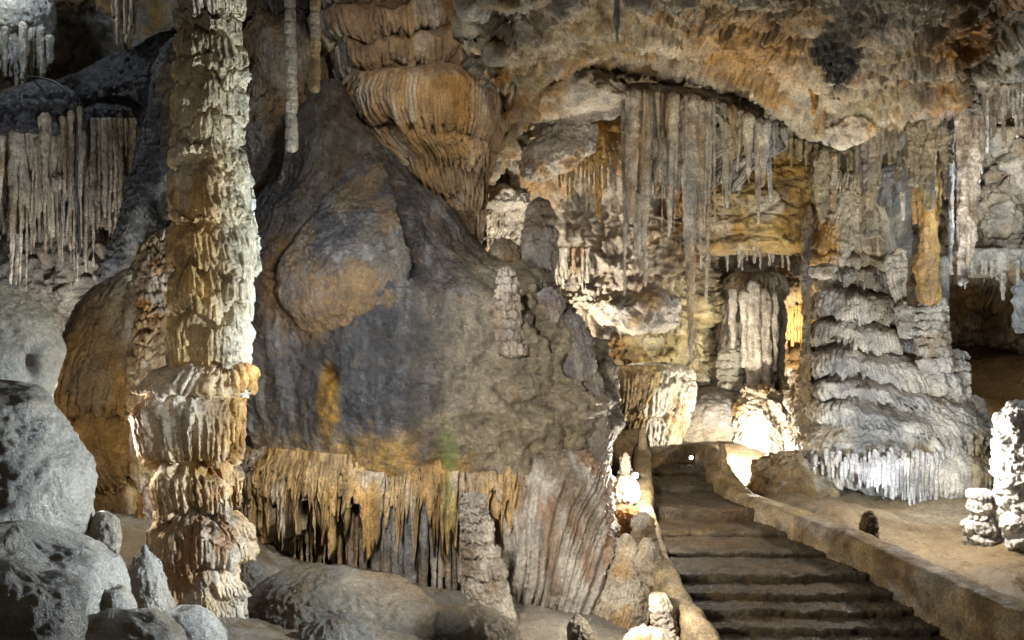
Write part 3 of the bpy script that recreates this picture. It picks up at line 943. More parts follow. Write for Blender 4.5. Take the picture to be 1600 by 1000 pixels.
solid('fold_drapery', [(680, 790, 930), (715, 752, 952), (760, 742, 958), (820, 738, 960), (880, 745, 958), (940, 772, 962), (1000, 800, 985), (1060, 800, 1000)], 8.72, 1.0, nth=620, step=.011,
      noise=((1.2, .07, 'f'), (6, .02, 'f', .4), (30, .006, 'b')), hook=hook_fold, zfront=.7, yoff=[(680, .85), (720, .52), (770, .28), (850, .08), (920, 0), (1060, 0)], mat=M_FLOW, parent=mound,
      detail=1.0, col=mk((.43, .395, .34), (RUST * .9, 3, .2, .16, .1, 152, .6), (PALE * .9, 1.8, .3, .06, .15, 153, .7), (BROWN * .8, 2.0, .3, .14, .12, 154, .7)))

for q, (kx, ky, kw, kh, kd) in enumerate(((812, 545, 24, 80, 8.42), (850, 585, 30, 80, 8.62), (884, 655, 32, 75, 8.85), (918, 738, 26, 60, 9.1), (846, 505, 20, 50, 8.68))):
    solid('knob', [(ky, kx - kw * .2, kx + kw * .2), (ky + kh * .15, kx - kw * .45, kx + kw * .42), (ky + kh * .5, kx - kw * .55, kx + kw * .6), (ky + kh, kx - kw * .7, kx + kw * .8)], kd + .09, .8, nth=120, step=.009, noise=((3, .05, 'f'), (9, .025, 'f'), (22, .012, 'b')), rtop=.1, rbot=.1, zfront=.3,
          col=mk((.32, .27, .20), (GREY, 3, 1, .1, .12, 600 + q, .6), (BROWN, 3, 1, .16, .12, 620 + q, .6)), mat=M_WET, parent=mound)
# stalagmites on the mound's right shoulder
SN = ((3, .04, 'f'), (10, .022, 'b', .7), (24, .01, 'b'), (55, .004, 'f'))
for i, (rows, D, tiers, lab, colr) in enumerate((
        ([(306, 832, 852), (325, 824, 860), (360, 818, 866), (400, 814, 868), (440, 812, 868), (480, 810, 870), (520, 805, 872)], 10.0, [306, 322, 338, 352, 375, 420, 520], 'tall blunt grey stalagmite on the shoulder of the dark mound', (.21, .19, .165)),
        ([(370, 778, 796), (385, 766, 808), (410, 757, 818), (450, 745, 832), (500, 735, 840)], 9.9, None, 'smooth dark hump of stone left of the tall blunt stalagmite', (.15, .12, .085)),
        ([(416, 783, 799), (428, 778, 804), (460, 776, 808), (500, 776, 812), (530, 780, 816), (560, 784, 820)], 8.33, [416, 430, 444, 457, 470, 484, 497, 512, 530, 560], 'small ringed shiny stalagmite below the dark hump', (.30, .26, .22)),
        ([(448, 846, 866), (458, 838, 876), (478, 836, 880), (500, 842, 878), (515, 850, 870)], 8.75, None, 'round glossy knob below the tall blunt stalagmite', (.21, .19, .19)),
        ([(482, 872, 895), (500, 864, 912), (530, 862, 922), (565, 866, 928), (600, 875, 930)], 8.88, None, 'bulging grey egg-shaped stalagmite at the right rim of the mound', (.20, .18, .165)),
        ([(570, 905, 930), (590, 890, 940), (640, 895, 948), (690, 905, 955), (725, 915, 955)], 8.95, None, 'lumpy dark stalagmite low on the right rim of the mound', (.19, .165, .14)))):
    o = solid('stalagmite', rows, D, 1, nth=220, step=.008, tiers=tiers, lip=.022, ribN=14, rib=.012, fringe=.03, wig=.02, noise=SN, rtop=.16, rbot=.05, mat=M_WET,
              col=mk(colr, (BROWN, 2.4, .7, .06, .15, 160 + i, .6), (PALE * .9, 3, .8, .12, .15, 170 + i, .6)), zfront=.4)
    tag(o, lab, 'stalagmite')
o = solid('stalagmite', [(766, 733, 748), (778, 725, 756), (800, 722, 760), (850, 723, 772), (900, 726, 788), (950, 728, 800), (1000, 722, 810), (1050, 720, 815)], 7.5, .9, nth=300, step=.007, tiers=[766, 778, 790, 802, 816, 832, 850, 872, 905, 1050],
          lip=.012, ribN=20, rib=.01, fringe=.03, wig=.03, noise=SN, rtop=.1, mat=M_WET, col=mk((.29, .255, .21), (BROWN, 1.8, .7, .12, .15, 181, .7), (PALE, 3, .8, .1, .15, 182, .7)))
tag(o, 'stout blunt stalagmite standing in front of the orange fringe', 'stalagmite')

# rocks at the foot of the mound
for i, (rows, D, lab) in enumerate((
        ([(890, 470, 540), (900, 430, 590), (925, 402, 640), (955, 390, 672), (990, 385, 690), (1050, 380, 700)], 6.9, 'broad smooth grey boulder at the foot of the mound'),
        ([(950, 600, 700), (965, 585, 735), (990, 580, 745), (1040, 580, 750)], 7.0, 'low brown rock right of the broad grey boulder'),
        ([(955, 700, 770), (970, 690, 800), (1000, 690, 810), (1040, 690, 815)], 6.8, 'wet grey rock at the bottom edge under the stout stalagmite'),
        ([(968, 490, 545), (980, 470, 570), (1005, 462, 590), (1040, 460, 590)], 6.2, 'wet glinting stone in front of the broad grey boulder'),
        ([(960, 892, 915), (972, 885, 922), (1000, 880, 928), (1050, 880, 930)], 6.9, 'small dark stone at the bottom edge beside the folded drapery'),
        ([(870, 378, 400), (900, 372, 412), (940, 372, 410), (990, 375, 400)], 6.9, 'narrow grey rock squeezed between the column and the fringe'))):
    o = solid('boulder', rows, D, .7, nth=300, step=.009, noise=((1.2, .10, 'f'), (3, .05, 'f'), (9, .015, 'f'), (20, .008, 'f'), (40, .004, 'b')), rtop=.15, col=mk((.14, .125, .105), (BEIGE * .6, 1.2, 1, .06, .2, 190 + i, .7), (BROWN, 1.5, 1, .1, .15, 200 + i, .6)), mat=M_SMOOTH, zfront=.4)
    tag(o, lab, 'boulder')

# ------------------------------------------------------------------ tiered draperies above the mound
TC = lambda V: mixc(V, (.30, .215, .14), (RUST, 1.8, .3, .1, .12, 211, .6), (PALE * .95, 3.5, .14, .08, .12, 212, .75), (BROWN, 1.5, .4, .12, .15, 213, .6), (OCHRE * .8, 1.6, .3, .16, .12, 214, .5))
td = thing('tiered_drapery', 'brown and orange tiered flowstone drapery hanging over the dark mound', 'flowstone', at(640, 340, 10))
td['_org'] = list(td.location)
solid('upper_tier', [(-140, 450, 775), (-60, 480, 772), (0, 505, 768), (60, 520, 768), (110, 530, 765), (140, 545, 762), (175, 560, 758)], 10.7, .55, nth=620, step=.012, tiers=[-140, -70, -5, 52, 112, 175], tilt=.05, lip=.13, ribN=110, rib=.035, fringe=.2, wig=.2, detail=.7,
      noise=((1.2, .1, 'f'), (4, .04, 'f', .5), (16, .014, 'r', .5)), col=TC, mat=M_FLOW, parent=td, zfront=.6, ribstart=.2)
solid('middle_tier', [(96, 590, 752), (120, 560, 762), (150, 548, 764), (190, 560, 760), (225, 590, 752), (250, 630, 746)], 10.3, .62, nth=700, step=.010, tiers=[96, 196, 250], tilt=-.2, lip=.15, ribN=130, rib=.05, fringe=.34, wig=.08, inner=True,
      noise=((1.2, .07, 'f', .5), (5, .03, 'f', .4), (25, .008, 'f')), col=TC, mat=M_FLOW, parent=td, zfront=.8, ribstart=.1, detail=.6, lipvar=.7)
solid('lower_tier', [(190, 590, 742), (235, 590, 744), (275, 612, 744), (310, 640, 742), (345, 668, 740), (362, 690, 736)], 10.42, .6, nth=620, step=.010, tiers=[190, 305, 362], tilt=-.24, lip=.12, ribN=110, rib=.055, fringe=.42, wig=.06, inner=True,
      noise=((1.2, .06, 'f', .5), (5, .03, 'f', .4), (25, .008, 'f')), col=TC, mat=M_FLOW, parent=td, zfront=.8, ribstart=.05, detail=.6, lipvar=.6)
o = solid('stalactite', [(330, 692, 738), (355, 690, 742), (390, 705, 745), (420, 722, 742)], 10.1, 1, nth=160, step=.01, noise=SN, rbot=.15, col=mk((.10, .075, .05), (RUST * .7, 2, .4, .1, .1, 215, .6)), mat=M_DARK)
tag(o, 'dark brown stub hanging below the lowest orange tier', 'stalactite')
o = solid('flowstone_fall', [(-140, 385, 470), (0, 392, 480), (80, 385, 510), (140, 380, 520), (175, 378, 490), (190, 380, 440)], 11.0, .4, nth=420, step=.012, tiers=[-140, 10, 140, 190], lip=.08, ribN=70, rib=.03, fringe=.15, wig=.12, tilt=.05,
          noise=((1, .12, 'f'), (3.5, .06, 'f'), (12, .02, 'r')), col=mk((.23, .165, .10), (BROWN, 1.2, .5, .03, .15, 216, .7), (DARK, 1.4, .6, .1, .15, 217, .7), (PALE * .8, 2, .3, .18, .1, 218, .6)), mat=M_FLOW)
tag(o, 'brown flowstone fall behind the two thin stalactites at the top', 'flowstone')
o = solid('rock_slope', [(185, 385, 460), (215, 378, 478), (260, 375, 470), (310, 372, 450), (360, 372, 420), (420, 374, 400)], 10.4, .5, nth=300, step=.012, noise=((1, .12, 'f'), (4, .06, 'b'), (12, .03, 'b')), rtop=.2,
          col=mk((.21, .17, .12), (GREY * .9, 1.5, 1, .05, .15, 219, .6), (BROWN, 1.4, 1, .05, .15, 220, .6)), mat=M_WET)
tag(o, 'knobbly brown rock slope under the tip of the longer thin stalactite', 'rock')

# two thin ringed stalactites
for px, y1, wpx, wt, lab, colr in ((453, 238, 14, 17, 'longer thin pale stalactite, ringed, in front of the brown flowstone fall', (.44, .37, .28)), (493, 145, 14, 15, 'shorter thin tan stalactite beside the longer pale one', (.40, .29, .17))):
    rows = []
    for i in range(13):
        yy = -90 + (y1 + 90) * i / 12
        ww = wpx + (wt - wpx) * i / 12 + rng.uniform(-1.2, 1.2)
        x = px + rng.uniform(-.9, .9) + (3 if px < 470 else -1) * i / 12
        rows.append((yy, x - ww / 2, x + ww / 2))
    tr = list(np.linspace(-90, y1, 17 if px < 470 else 12))
    o = solid('stalactite', rows, 8.6, 1, nth=80, step=.01, tiers=tr, lip=.006, ribN=6, rib=.003, fringe=.015, wig=.012, noise=((8, .008, 'f'), (30, .004, 'b')), detail=.15, rbot=.05, zfront=0,
              col=mk(colr, (BROWN, 4, .6, .17, .1, 221, .6), (PALE, 4, .5, .1, .1, 222, .6)), mat=M_DRIP)
    tag(o, lab, 'stalactite')
o = solid('stalagmite', [(225, 450, 464), (240, 446, 468), (262, 440, 470), (290, 432, 470)], 9.6, 1, nth=90, step=.01, noise=SN, rtop=.08, col=mk((.26, .22, .16), (PALE, 3, 1, .1, .1, 223, .6)), mat=M_WET)
tag(o, 'small pale knob right under the tip of the longer thin stalactite', 'stalagmite')

# ------------------------------------------------------------------ stairs and their parapets
stairs = thing('staircase', 'worn dark stone staircase climbing between two low walls', 'stairs', (2.4, 7.2, -.6))
stairs['_org'] = list(stairs.location)
STC = mk((.06, .046, .03), (BROWN * .8, 1.3, 1, .05, .2, 231, .6), (BEIGE * .35, 2.2, 1, .12, .15, 232, .6), (DARK, 3, 1, .2, .1, 233, .5))


def step(name, y0, y1, z1, z0):
    ys = np.linspace(y0, y1, 40)
    xl = lambda y: np.interp(y, [6.4, 8, 10.5, 12.5], [1.46, 1.36, 1.45, 1.55])
    xr = lambda y: np.interp(y, [6.0, 6.4, 7, 7.6, 8.5, 9.4, 10.3, 11.2, 12.9], [3.95, 3.9, 3.78, 3.62, 3.38, 3.05, 2.72, 2.62, 2.6])
    n = int((y1 - y0) / .02) + 2
    prof = [(y0 + .012, z0)] + [(y0, z0 + (z1 - z0) * t) for t in np.linspace(.05, .93, 12)] + [(y0 + .014, z1 - .004)]
    prof += [(y, z1) for y in np.linspace(y0 + .03, y1, n)] + [(y1, z0)]
    prof = np.array(prof)
    s = np.linspace(0, 1, 240)[:, None]
    X = xl(prof[:, 0])[None] * (1 - s) + xr(prof[:, 0])[None] * s
    V = np.stack([X, np.repeat(prof[None, :, 0], 240, 0), np.repeat(prof[None, :, 1], 240, 0)], -1)
    nb = .09 * fbm(np.stack([X * 1.0, 0 * X + y0 * 9, 0 * X], -1), 1.6, 4) + .02 * fbm(np.stack([X, 0 * X + y0 * 3, 0 * X], -1), 8, 3)     # worn, uneven front edge
    front_ = np.exp(-((V[..., 1] - y0) / .3))
    V[..., 1] += nb * front_
    top = sstep(z0, z1, V[..., 2])
    V[..., 2] += top * (.02 * fbm(V, 2.2, 4) - .025 * front_ * fbm(V + 5, 4.5, 3, 'b') + .02 * fbm(V, 10, 3) + .012 * fbm(V, 24, 3, 'r'))
    V[..., 1] += (1 - top * .5) * .03 * fbm(V, 6, 4, 'r') * front_
    nv, nu = V.shape[:2]
    cs = STC(V)
    lit_wear = np.exp(-np.abs(prof[None, :, 1] - z1) / .03) * np.exp(-np.abs(prof[None, :, 0] - y0) / .07) * np.clip(.5 + 1.6 * fbm(V, 5, 3), 0, 1)
    cs = cs + (np.array((.11, .086, .055)) - cs) * .75 * lit_wear[..., None]         # nosings rubbed pale by feet, plus lit edges painted in
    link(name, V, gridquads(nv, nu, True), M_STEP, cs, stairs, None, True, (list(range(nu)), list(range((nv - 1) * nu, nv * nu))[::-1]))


ST = [(11.7, 12.9, .60), (10.9, 11.8, .55), (9.9, 11.0, .49), (9.35, 9.98, .36), (8.75, 9.43, .31), (8.15, 8.83, .26), (7.82, 8.24, .19), (7.55, 7.9, .13), (7.27, 7.63, .07), (7.02, 7.35, .01), (6.72, 7.1, -.05), (6.3, 6.8, -.11)]
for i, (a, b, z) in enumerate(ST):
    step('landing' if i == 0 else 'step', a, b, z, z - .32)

WC = mk((.23, .175, .105), (BEIGE * .85, 1.2, 1, .02, .2, 241, .7), (BROWN, 1.6, 1, .08, .12, 242, .7), (GREY, 2.5, 1, .16, .1, 243, .5), (BROWN * .7, 5, 1, .16, .08, 246, .6))
rp = thing('parapet_wall', 'low rounded rendered wall along the right side of the stairs', 'wall', (3.2, 8, -.4))
rp['_org'] = list(rp.location)
PROF = [(-.17, -.85), (-.16, -.1), (-.12, 0), (.12, 0), (.16, -.1), (.17, -.85)]
WN = ((1.6, .05, 'f'), (6, .02, 'f'), (16, .006, 'f'), (30, .004, 'f'))
sweep('wall', [at(1122, 722, 11.2), at(1133, 737, 10.9), (2.72, 10.3, .60), (3.05, 9.4, .565), (3.36, 8.5, .54), (3.60, 7.6, .49), (3.80, 6.9, .46), (3.94, 6.0, .46), (4.0, 5.0, .46)], PROF, WC, M_MORTAR, rp, WN)
sweep('landing_wall', [at(1008, 745, 11.7), at(1022, 716, 12.2), at(1050, 696, 12.5), at(1085, 689, 12.5), at(1110, 695, 12.1), at(1124, 710, 11.5), at(1130, 728, 11.1)], [(-.10, -.85), (-.09, -.06), (-.06, 0), (.06, 0), (.09, -.06), (.10, -.85)], WC, M_MORTAR, rp, WN)
solid('post', [(692, 1126, 1132), (698, 1124, 1134), (740, 1122, 1136), (780, 1120, 1138)], 11.0, 1, nth=60, step=.01, noise=((6, .01, 'f'),), rtop=.04, col=WC, mat=M_MORTAR, parent=rp, zfront=0)
lp = thing('parapet_wall', 'narrow curving rendered wall with a flat end slab along the left side of the stairs', 'wall', (1.5, 9, 0))
lp['_org'] = list(lp.location)
sweep('wall', [at(1003, 690, 11.0), at(1004, 735, 10.3), at(1006, 780, 9.5), at(1018, 832, 8.7), at(1040, 885, 7.9), at(1075, 942, 7.2), at(1115, 1003, 6.6), at(1160, 1075, 6.0), at(1200, 1150, 5.5)],
      [(-.10, -.6), (-.10, -.05), (-.06, 0), (.06, 0), (.10, -.05), (.10, -.6)], mk((.33, .26, .17), (BEIGE, 1.2, 1, .02, .2, 244, .7), (BROWN, 1.6, 1, .16, .12, 245, .6)), M_MORTAR, lp, WN)
sweep('end_slab', [at(955, 680, 11.1), at(975, 673, 11.1), at(995, 668, 11.1), at(1004, 668, 11.1)], [(-.04, -.75), (-.04, -.02), (-.02, 0), (.02, 0), (.04, -.02), (.04, -.75)], WC, M_MORTAR, lp, ((4, .015, 'f'),))
sweep('end_post', [at(1002, 667, 11.25), at(1003, 667, 11.0), at(1004, 667, 10.8)], [(-.045, -.8), (-.045, -.03), (-.02, 0), (.02, 0), (.045, -.03), (.045, -.8)], mk((.36, .29, .20)), M_MORTAR, lp, ((4, .012, 'f'),))

# lamps that can be seen
def emis(name, col, st):
    m = bpy.data.materials.new(name)
    m.use_nodes = True
    b = m.node_tree.nodes['Principled BSDF']
    b.inputs['Base Color'].default_value = (.8, .8, .8, 1)
    b.inputs['Emission Color'].default_value = (*col, 1)
    b.inputs['Emission Strength'].default_value = st
    return m


M_GLOW = emis('lit_lamp_glass', (1, .95, .85), 12)
M_BLACK = mc


def floodlight(px, py, D, r, label, ln=.12, aim=(0, -1, 0)):
    t = thing('lamp', label, 'lamp', at(px, py, D))
    t['_org'] = list(t.location)
    a = np.array(aim, float)
    a /= np.linalg.norm(a)
    up = np.array((0, 0, 1.0))
    s = np.cross(a, up)
    s /= np.linalg.norm(s)
    u_ = np.cross(s, a)
    c0 = at(px, py, D)
    th = np.linspace(0, 2 * np.pi, 24, endpoint=False)
    ring = np.cos(th)[:, None] * s + np.sin(th)[:, None] * u_
    pr = [(-ln, .35), (-ln, .6), (-ln * .6, .85), (0, 1.15), (.02, 1.4), (.02, 1.2), (-.005, .92)]
    V = np.stack([c0 + a * d + ring * r * k for d, k in pr])
    link('housing', V, gridquads(len(pr), 24, True), M_BLACK, None, t, None, True, (list(range(24)), list(range((len(pr) - 1) * 24, len(pr) * 24))[::-1]))
    V = np.stack([c0 + a * d + ring * r * k for d, k in ((-.004, .9), (.004, .86), (.012, .5), (.014, .12))])
    link('lens', V, gridquads(4, 24, True), M_GLOW, None, t, None, True, (list(range(24)), list(range(72, 96))[::-1]))
    return t


floodlight(993, 743, 9.75, .036, 'small bright floodlight beside the little pale stalagmite', aim=(-.5, -.8, .3))
floodlight(1080, 715, 12.36, .03, 'tiny lit wall lamp set in the landing wall', .05)
floodlight(1156, 772, 11.8, .08, 'floodlight hidden behind the parapet below the dazzling white rock', aim=(.35, .9, .3))

# ------------------------------------------------------------------ rocks left of the stairs
PC = lambda s: mk(PALE * 1.0, (BEIGE, 1.6, 1, .05, .15, 250 + s, .7), (OCHRE * .9, 2.2, 1, .16, .1, 260 + s, .6))
o = solid('stalagmite', [(707, 973, 981), (716, 970, 984), (735, 968, 986), (760, 962, 990), (785, 956, 996)], 9.9, 1, nth=120, step=.008, noise=((6, .02, 'f'), (20, .008, 'b')), rtop=.06, col=PC(1), mat=M_SMOOTH)
tag(o, 'little pale stalagmite in the glare of the small floodlight', 'stalagmite')
for i, (rows, D, lab, nm, cc) in enumerate((
        ([(745, 960, 985), (760, 952, 996), (780, 950, 1000), (800, 956, 1000), (820, 962, 998)], 9.55, 'dazzling white lumpy rock beneath the little pale stalagmite', 'boulder', PC(2)),
        ([(790, 962, 995), (810, 955, 1000), (840, 953, 1002), (870, 955, 1004), (900, 962, 1006), (940, 970, 1010)], 9.3, 'reddish brown knobbly rock below the dazzling white rock', 'boulder', mk((.27, .16, .09), (RUST, 2, 1, .0, .15, 271, .7), (PALE, 2.5, 1, .15, .1, 272, .7))),
        ([(800, 1000, 1012), (815, 990, 1020), (840, 986, 1024), (870, 990, 1022)], 8.55, 'upper pale crusty rock against the left stair wall', 'boulder', PC(3)),
        ([(842, 1005, 1020), (855, 998, 1026), (885, 992, 1034), (905, 1000, 1036), (915, 1010, 1034)], 8.0, 'middle pale crusty rock against the left stair wall', 'boulder', PC(4)),
        ([(926, 1020, 1042), (935, 1016, 1048), (965, 1018, 1058), (985, 1024, 1062), (1000, 1030, 1060)], 7.15, 'lowest pale blocky rock against the left stair wall', 'boulder', PC(5)),
        ([(985, 990, 1040), (1000, 975, 1060), (1030, 970, 1070), (1060, 970, 1070)], 6.8, 'flat tan stone at the bottom edge below the blocky rock', 'boulder', PC(6)))):
    o = solid(nm, rows, D, .9, nth=170, step=.008, noise=((2.5, .05, 'f'), (6, .04, 'b'), (16, .016, 'r'), (40, .006, 'b')), rtop=.06, rbot=.05, col=cc, mat=M_ROUGH, zfront=.3)
    tag(o, lab, 'rock')
o = solid('flowstone_mound', [(835, 965, 990), (880, 962, 1006), (920, 952, 1014), (960, 938, 1012), (1000, 922, 1000), (1060, 910, 990)], 8.2, .8, nth=300, step=.009, tiers=[835, 1060], lip=.02, ribN=44, rib=.05, fringe=.1, wig=.06,
          noise=((3, .05, 'f'), (12, .02, 'b'), (35, .008, 'b')), rtop=.1, col=PC(7), mat=M_FLOW, ribstart=.3)
tag(o, 'brightly lit white draped rock right of the folded drapery', 'flowstone')

# ------------------------------------------------------------------ the passage beyond the stairs
YP = lambda s: mk((.40, .37, .30), (PALE, 1.6, .5, .03, .15, 280 + s, .7), (OCHRE * .9, 1.8, .5, .14, .1, 290 + s, .6))
o = solid('flowstone_mound', [(602, 1075, 1160), (612, 1040, 1190), (640, 1015, 1210), (680, 1000, 1220), (720, 1005, 1210), (770, 1000, 1215)], 14.2, .8, nth=300, step=.014, noise=((.8, .1, 'f'), (5, .03, 'f'), (22, .012, 'b')), rtop=.3, col=mk((.26, .22, .165), (GREY, 1.2, 1, .05, .2, 301, .6)), mat=M_SMOOTH, zfront=.5)
tag(o, 'smooth grey-brown flowstone hump behind the stair landing', 'flowstone')
o = solid('stalactite_curtain', [(566, 1005, 1060), (580, 975, 1078), (605, 955, 1084), (640, 955, 1078), (680, 960, 1060), (712, 985, 1045)], 13.3, .6, nth=420, step=.012, tiers=[566, 590, 640, 712], lip=.05, ribN=54, rib=.035, fringe=.2, wig=.07, noise=((1.5, .06, 'f'), (8, .02, 'f', .4)), rtop=.1,
          col=YP(1), mat=M_FLOW)
tag(o, 'pale yellowish drapery above the end of the left stair wall', 'flowstone')
o = solid('stalactite_curtain', [(572, 940, 1025), (585, 940, 1030), (620, 942, 1022), (668, 950, 1000)], 13.0, .5, nth=300, step=.012, tiers=[572, 640, 668], lip=.03, ribN=50, rib=.03, fringe=.35, wig=.04, noise=((1.5, .05, 'f'), (10, .015, 'f', .4)), col=mk((.30, .23, .13), (BROWN, 2, .4, .1, .1, 302, .7)), mat=M_DRIP, ribstart=.02)
tag(o, 'brown fine-ribbed curtain at the right rim of the dark mound', 'stalactite curtain')
pc = thing('dripstone_pillar', 'pale ribbed drapery pillar lit white from its foot beyond the landing', 'column', at(1180, 640, 14))
pc['_org'] = list(pc.location)
dr = solid('drapery', [(425, 1150, 1215), (450, 1128, 1222), (500, 1124, 1222), (560, 1126, 1218), (600, 1130, 1212)], 14.6, .5, nth=420, step=.013, tiers=[425, 445, 560, 600], lip=.05, ribN=44, rib=.05, fringe=.6, wig=.08, noise=((1.5, .06, 'f', .4), (10, .02, 'f', .4)), col=YP(2), mat=M_FLOW, parent=pc, ribstart=.02)
for a in ((1178, 440, 640, 22, 24), (1196, 450, 610, 16, 14), (1163, 450, 575, 14, 9), (1210, 455, 580, 12, 8), (1145, 450, 545, 12, 7), (1186, 560, 668, 12, 16)):
    icicle('stalactite', a[0], a[1], a[2], a[3], a[4], 13.6 + rng.uniform(-.1, .2), mk(PALE * 1.1, (YP(0)(np.zeros((1, 3)))[0], 2, .5, .05, .1, 303, .5)), parent=dr, ring=.15, rough=.12)
solid('foot', [(600, 1160, 1205), (625, 1158, 1222), (650, 1150, 1238), (690, 1145, 1240), (725, 1150, 1215), (760, 1150, 1205)], 13.4, .8, nth=280, step=.011, noise=((1.6, .14, 'f'), (4, .1, 'r'), (10, .05, 'r'), (28, .02, 'b')), rtop=.1, col=PC(8), mat=M_ROUGH, parent=pc, zfront=.5)
o = solid('stalagmite', [(528, 1150, 1164), (540, 1140, 1166), (552, 1124, 1166), (580, 1122, 1164), (606, 1124, 1162), (612, 1130, 1158)], 14.0, .9, nth=140, step=.009, tiers=[528, 548, 562, 574, 585, 595, 612], lip=.02, ribN=8, rib=.006, fringe=.02, wig=.02, noise=((6, .02, 'f'), (20, .008, 'b')), rtop=.08, col=mk((.36, .33, .26)), mat=M_SMOOTH)
tag(o, 'squat ringed grey stalagmite left of the white lit pillar', 'stalagmite')
for i in range(6):
    x0 = 1228 + i * 5
    icicle('stalactite', x0, 475, 545 + rng.uniform(-14, 4), 5, 4, 17.8, mk((.40, .30, .17)), nth=14)
    o = bpy.context.scene.collection.objects[-1]
    tag(o, 'thin straw stalactite in the warm lit gap beside the tower', 'stalactite', 'straws in the lit passage gap')
o = solid('boulder', [(705, 1225, 1245), (720, 1196, 1262), (742, 1176, 1285), (770, 1172, 1300), (800, 1180, 1320)], 11.7, .8, nth=260, step=.011, noise=((1.5, .16, 'f'), (3.5, .10, 'r'), (9, .05, 'r'), (20, .02, 'b')), rtop=.15, col=mk((.20, .155, .10), (BROWN, 1.5, 1, .05, .15, 304, .7), (PALE * .8, 3, 1, .16, .1, 305, .6)), mat=M_ROUGH)
tag(o, 'brown rough rock between the white lit pillar and the tower', 'rock')
o = solid('stalagmite', [(799, 1354, 1364), (808, 1350, 1370), (825, 1346, 1371), (850, 1342, 1372)], 8.9, 1, nth=90, step=.008, noise=((5, .03, 'f'), (18, .012, 'b')), rtop=.05, col=mk((.10, .07, .04)), mat=M_ROUGH)
tag(o, 'small dark stump behind the right stair wall', 'stalagmite')

# ------------------------------------------------------------------ the tiered tower on the right
tower = thing('flowstone_tower', 'broad tiered grey flowstone tower like a wedding cake on the right', 'flowstone', at(1395, 780, 12))
tower['_org'] = list(tower.location)


def col_tower(V):
    c = mixc(V, (.33, .305, .27), (GREY * .6, 1.3, .6, .06, .12, 311, .75), (PALE * 1.1, 1.5, .5, .08, .15, 312, .7), (BROWN, 1.4, .7, .2, .1, 313, .5))
    c = blob(c, V, (.19, .135, .075), 1252, 620, 26, 130, .9, .4, 31, .3)
    c = blob(c, V, (.24, .18, .10), 1535, 730, 20, 60, .8, .4, 32, .3)
    return c


TN = ((1.1, .08, 'f'), (4, .035, 'f'), (14, .014, 'b'), (36, .006, 'b'))
tiers_ = solid('tiers', [(408, 1318, 1366), (430, 1306, 1374), (470, 1294, 1384), (510, 1284, 1396), (552, 1272, 1414), (606, 1262, 1446), (640, 1255, 1482), (662, 1249, 1516), (700, 1244, 1542), (740, 1250, 1546), (790, 1270, 1540)], 12.1, .8, 1.25, nth=680, step=.011,
      tiers=[408, 444, 498, 545, 596, 632, 676, 768], tilt=-.17, lip=.15, ribN=150, rib=.036, fringe=.17, wig=.16, wigf=1.2, lipvar=.9, detail=.6, noise=TN, rtop=.15, col=col_tower, mat=M_FLOW, parent=tower, zfront=.85, ribstart=.45, lipshape=.5)
icol = mk((.42, .39, .37), (PALE, 2, .4, .05, .15, 314, .7), (GREY, 2, .4, .1, .15, 315, .6))
for i in range(78):
    x0 = 1252 + 284 * (i + rng.random() * .9) / 78
    k = (x0 - 1398) / 152
    yb = np.interp(x0, [1252, 1300, 1360, 1430, 1490, 1540], [738, 752, 772, 793, 790, 765])
    w0 = rng.uniform(4, 10)
    icicle('stalactite', x0, rng.uniform(698, 722), yb - abs(rng.gauss(0, 15)), w0, w0 * rng.uniform(.25, .8), 12.13 - 1.27 * math.sqrt(max(0, 1 - k * k)) + rng.uniform(-.03, .05), icol, parent=tiers_, nth=14, ring=.1)
solid('cap', [(612, 1420, 1470), (630, 1395, 1500), (660, 1380, 1524), (700, 1372, 1532), (726, 1385, 1530)], 11.6, .75, nth=420, step=.01, tiers=[612, 716, 726], lip=.05, ribN=90, rib=.02, fringe=.25, wig=.1, noise=TN, rtop=.2, col=col_tower, mat=M_FLOW, parent=tower, ribstart=.6)
# drapery above the tower and things around it
o = solid('drapery', [(258, 1312, 1346), (290, 1300, 1356), (330, 1290, 1368), (370, 1272, 1380), (412, 1266, 1392), (424, 1275, 1386)], 12.2, .55, nth=420, step=.012, tiers=[258, 290, 395, 424], lip=.05, ribN=34, rib=.05, fringe=.25, wig=.08, tilt=-.1, noise=((1.5, .05, 'f', .4), (8, .02, 'f', .4)), ribstart=.05,
          col=lambda V: blob(mixc(V, (.40, .34, .25), (PALE, 1.5, .25, .03, .15, 316, .7), (BROWN, 2, .25, .17, .1, 317, .6)), V, (.34, .19, .06), 1285, 385, 26, 50, .9, .4, 33), mat=M_FLOW)
tag(o, 'pale broad drapery column standing on top of the tiered tower', 'flowstone')
o = solid('dripstone_column', [(325, 1256, 1266), (400, 1252, 1266), (480, 1254, 1265), (540, 1250, 1268), (600, 1242, 1268), (660, 1240, 1268), (700, 1244, 1268)], 11.8, 1, nth=160, step=.012, noise=((1.6, .07, 'f', .6), (5, .05, 'f', .4), (16, .02, 'b', .5)), col=mk((.13, .09, .05), (OCHRE * .5, 2.4, .3, .1, .12, 318, .6), (GREY * .7, 2, .4, .1, .15, 319, .5)), mat=M_DRIP)
tag(o, 'narrow brown column down the left side of the tiered tower', 'column')
o = solid('rock_shelf', [(412, 1278, 1300), (418, 1264, 1306), (428, 1266, 1304), (436, 1276, 1296)], 11.5, .9, nth=100, step=.006, noise=((5, .03, 'f'), (18, .012, 'b')), rtop=.04, rbot=.06, col=mk(PALE * .8, (BROWN, 3, 1, .05, .1, 320, .7)), mat=M_ROUGH)
tag(o, 'small pale mushroom-shaped shelf on the left shoulder of the tower', 'rock')
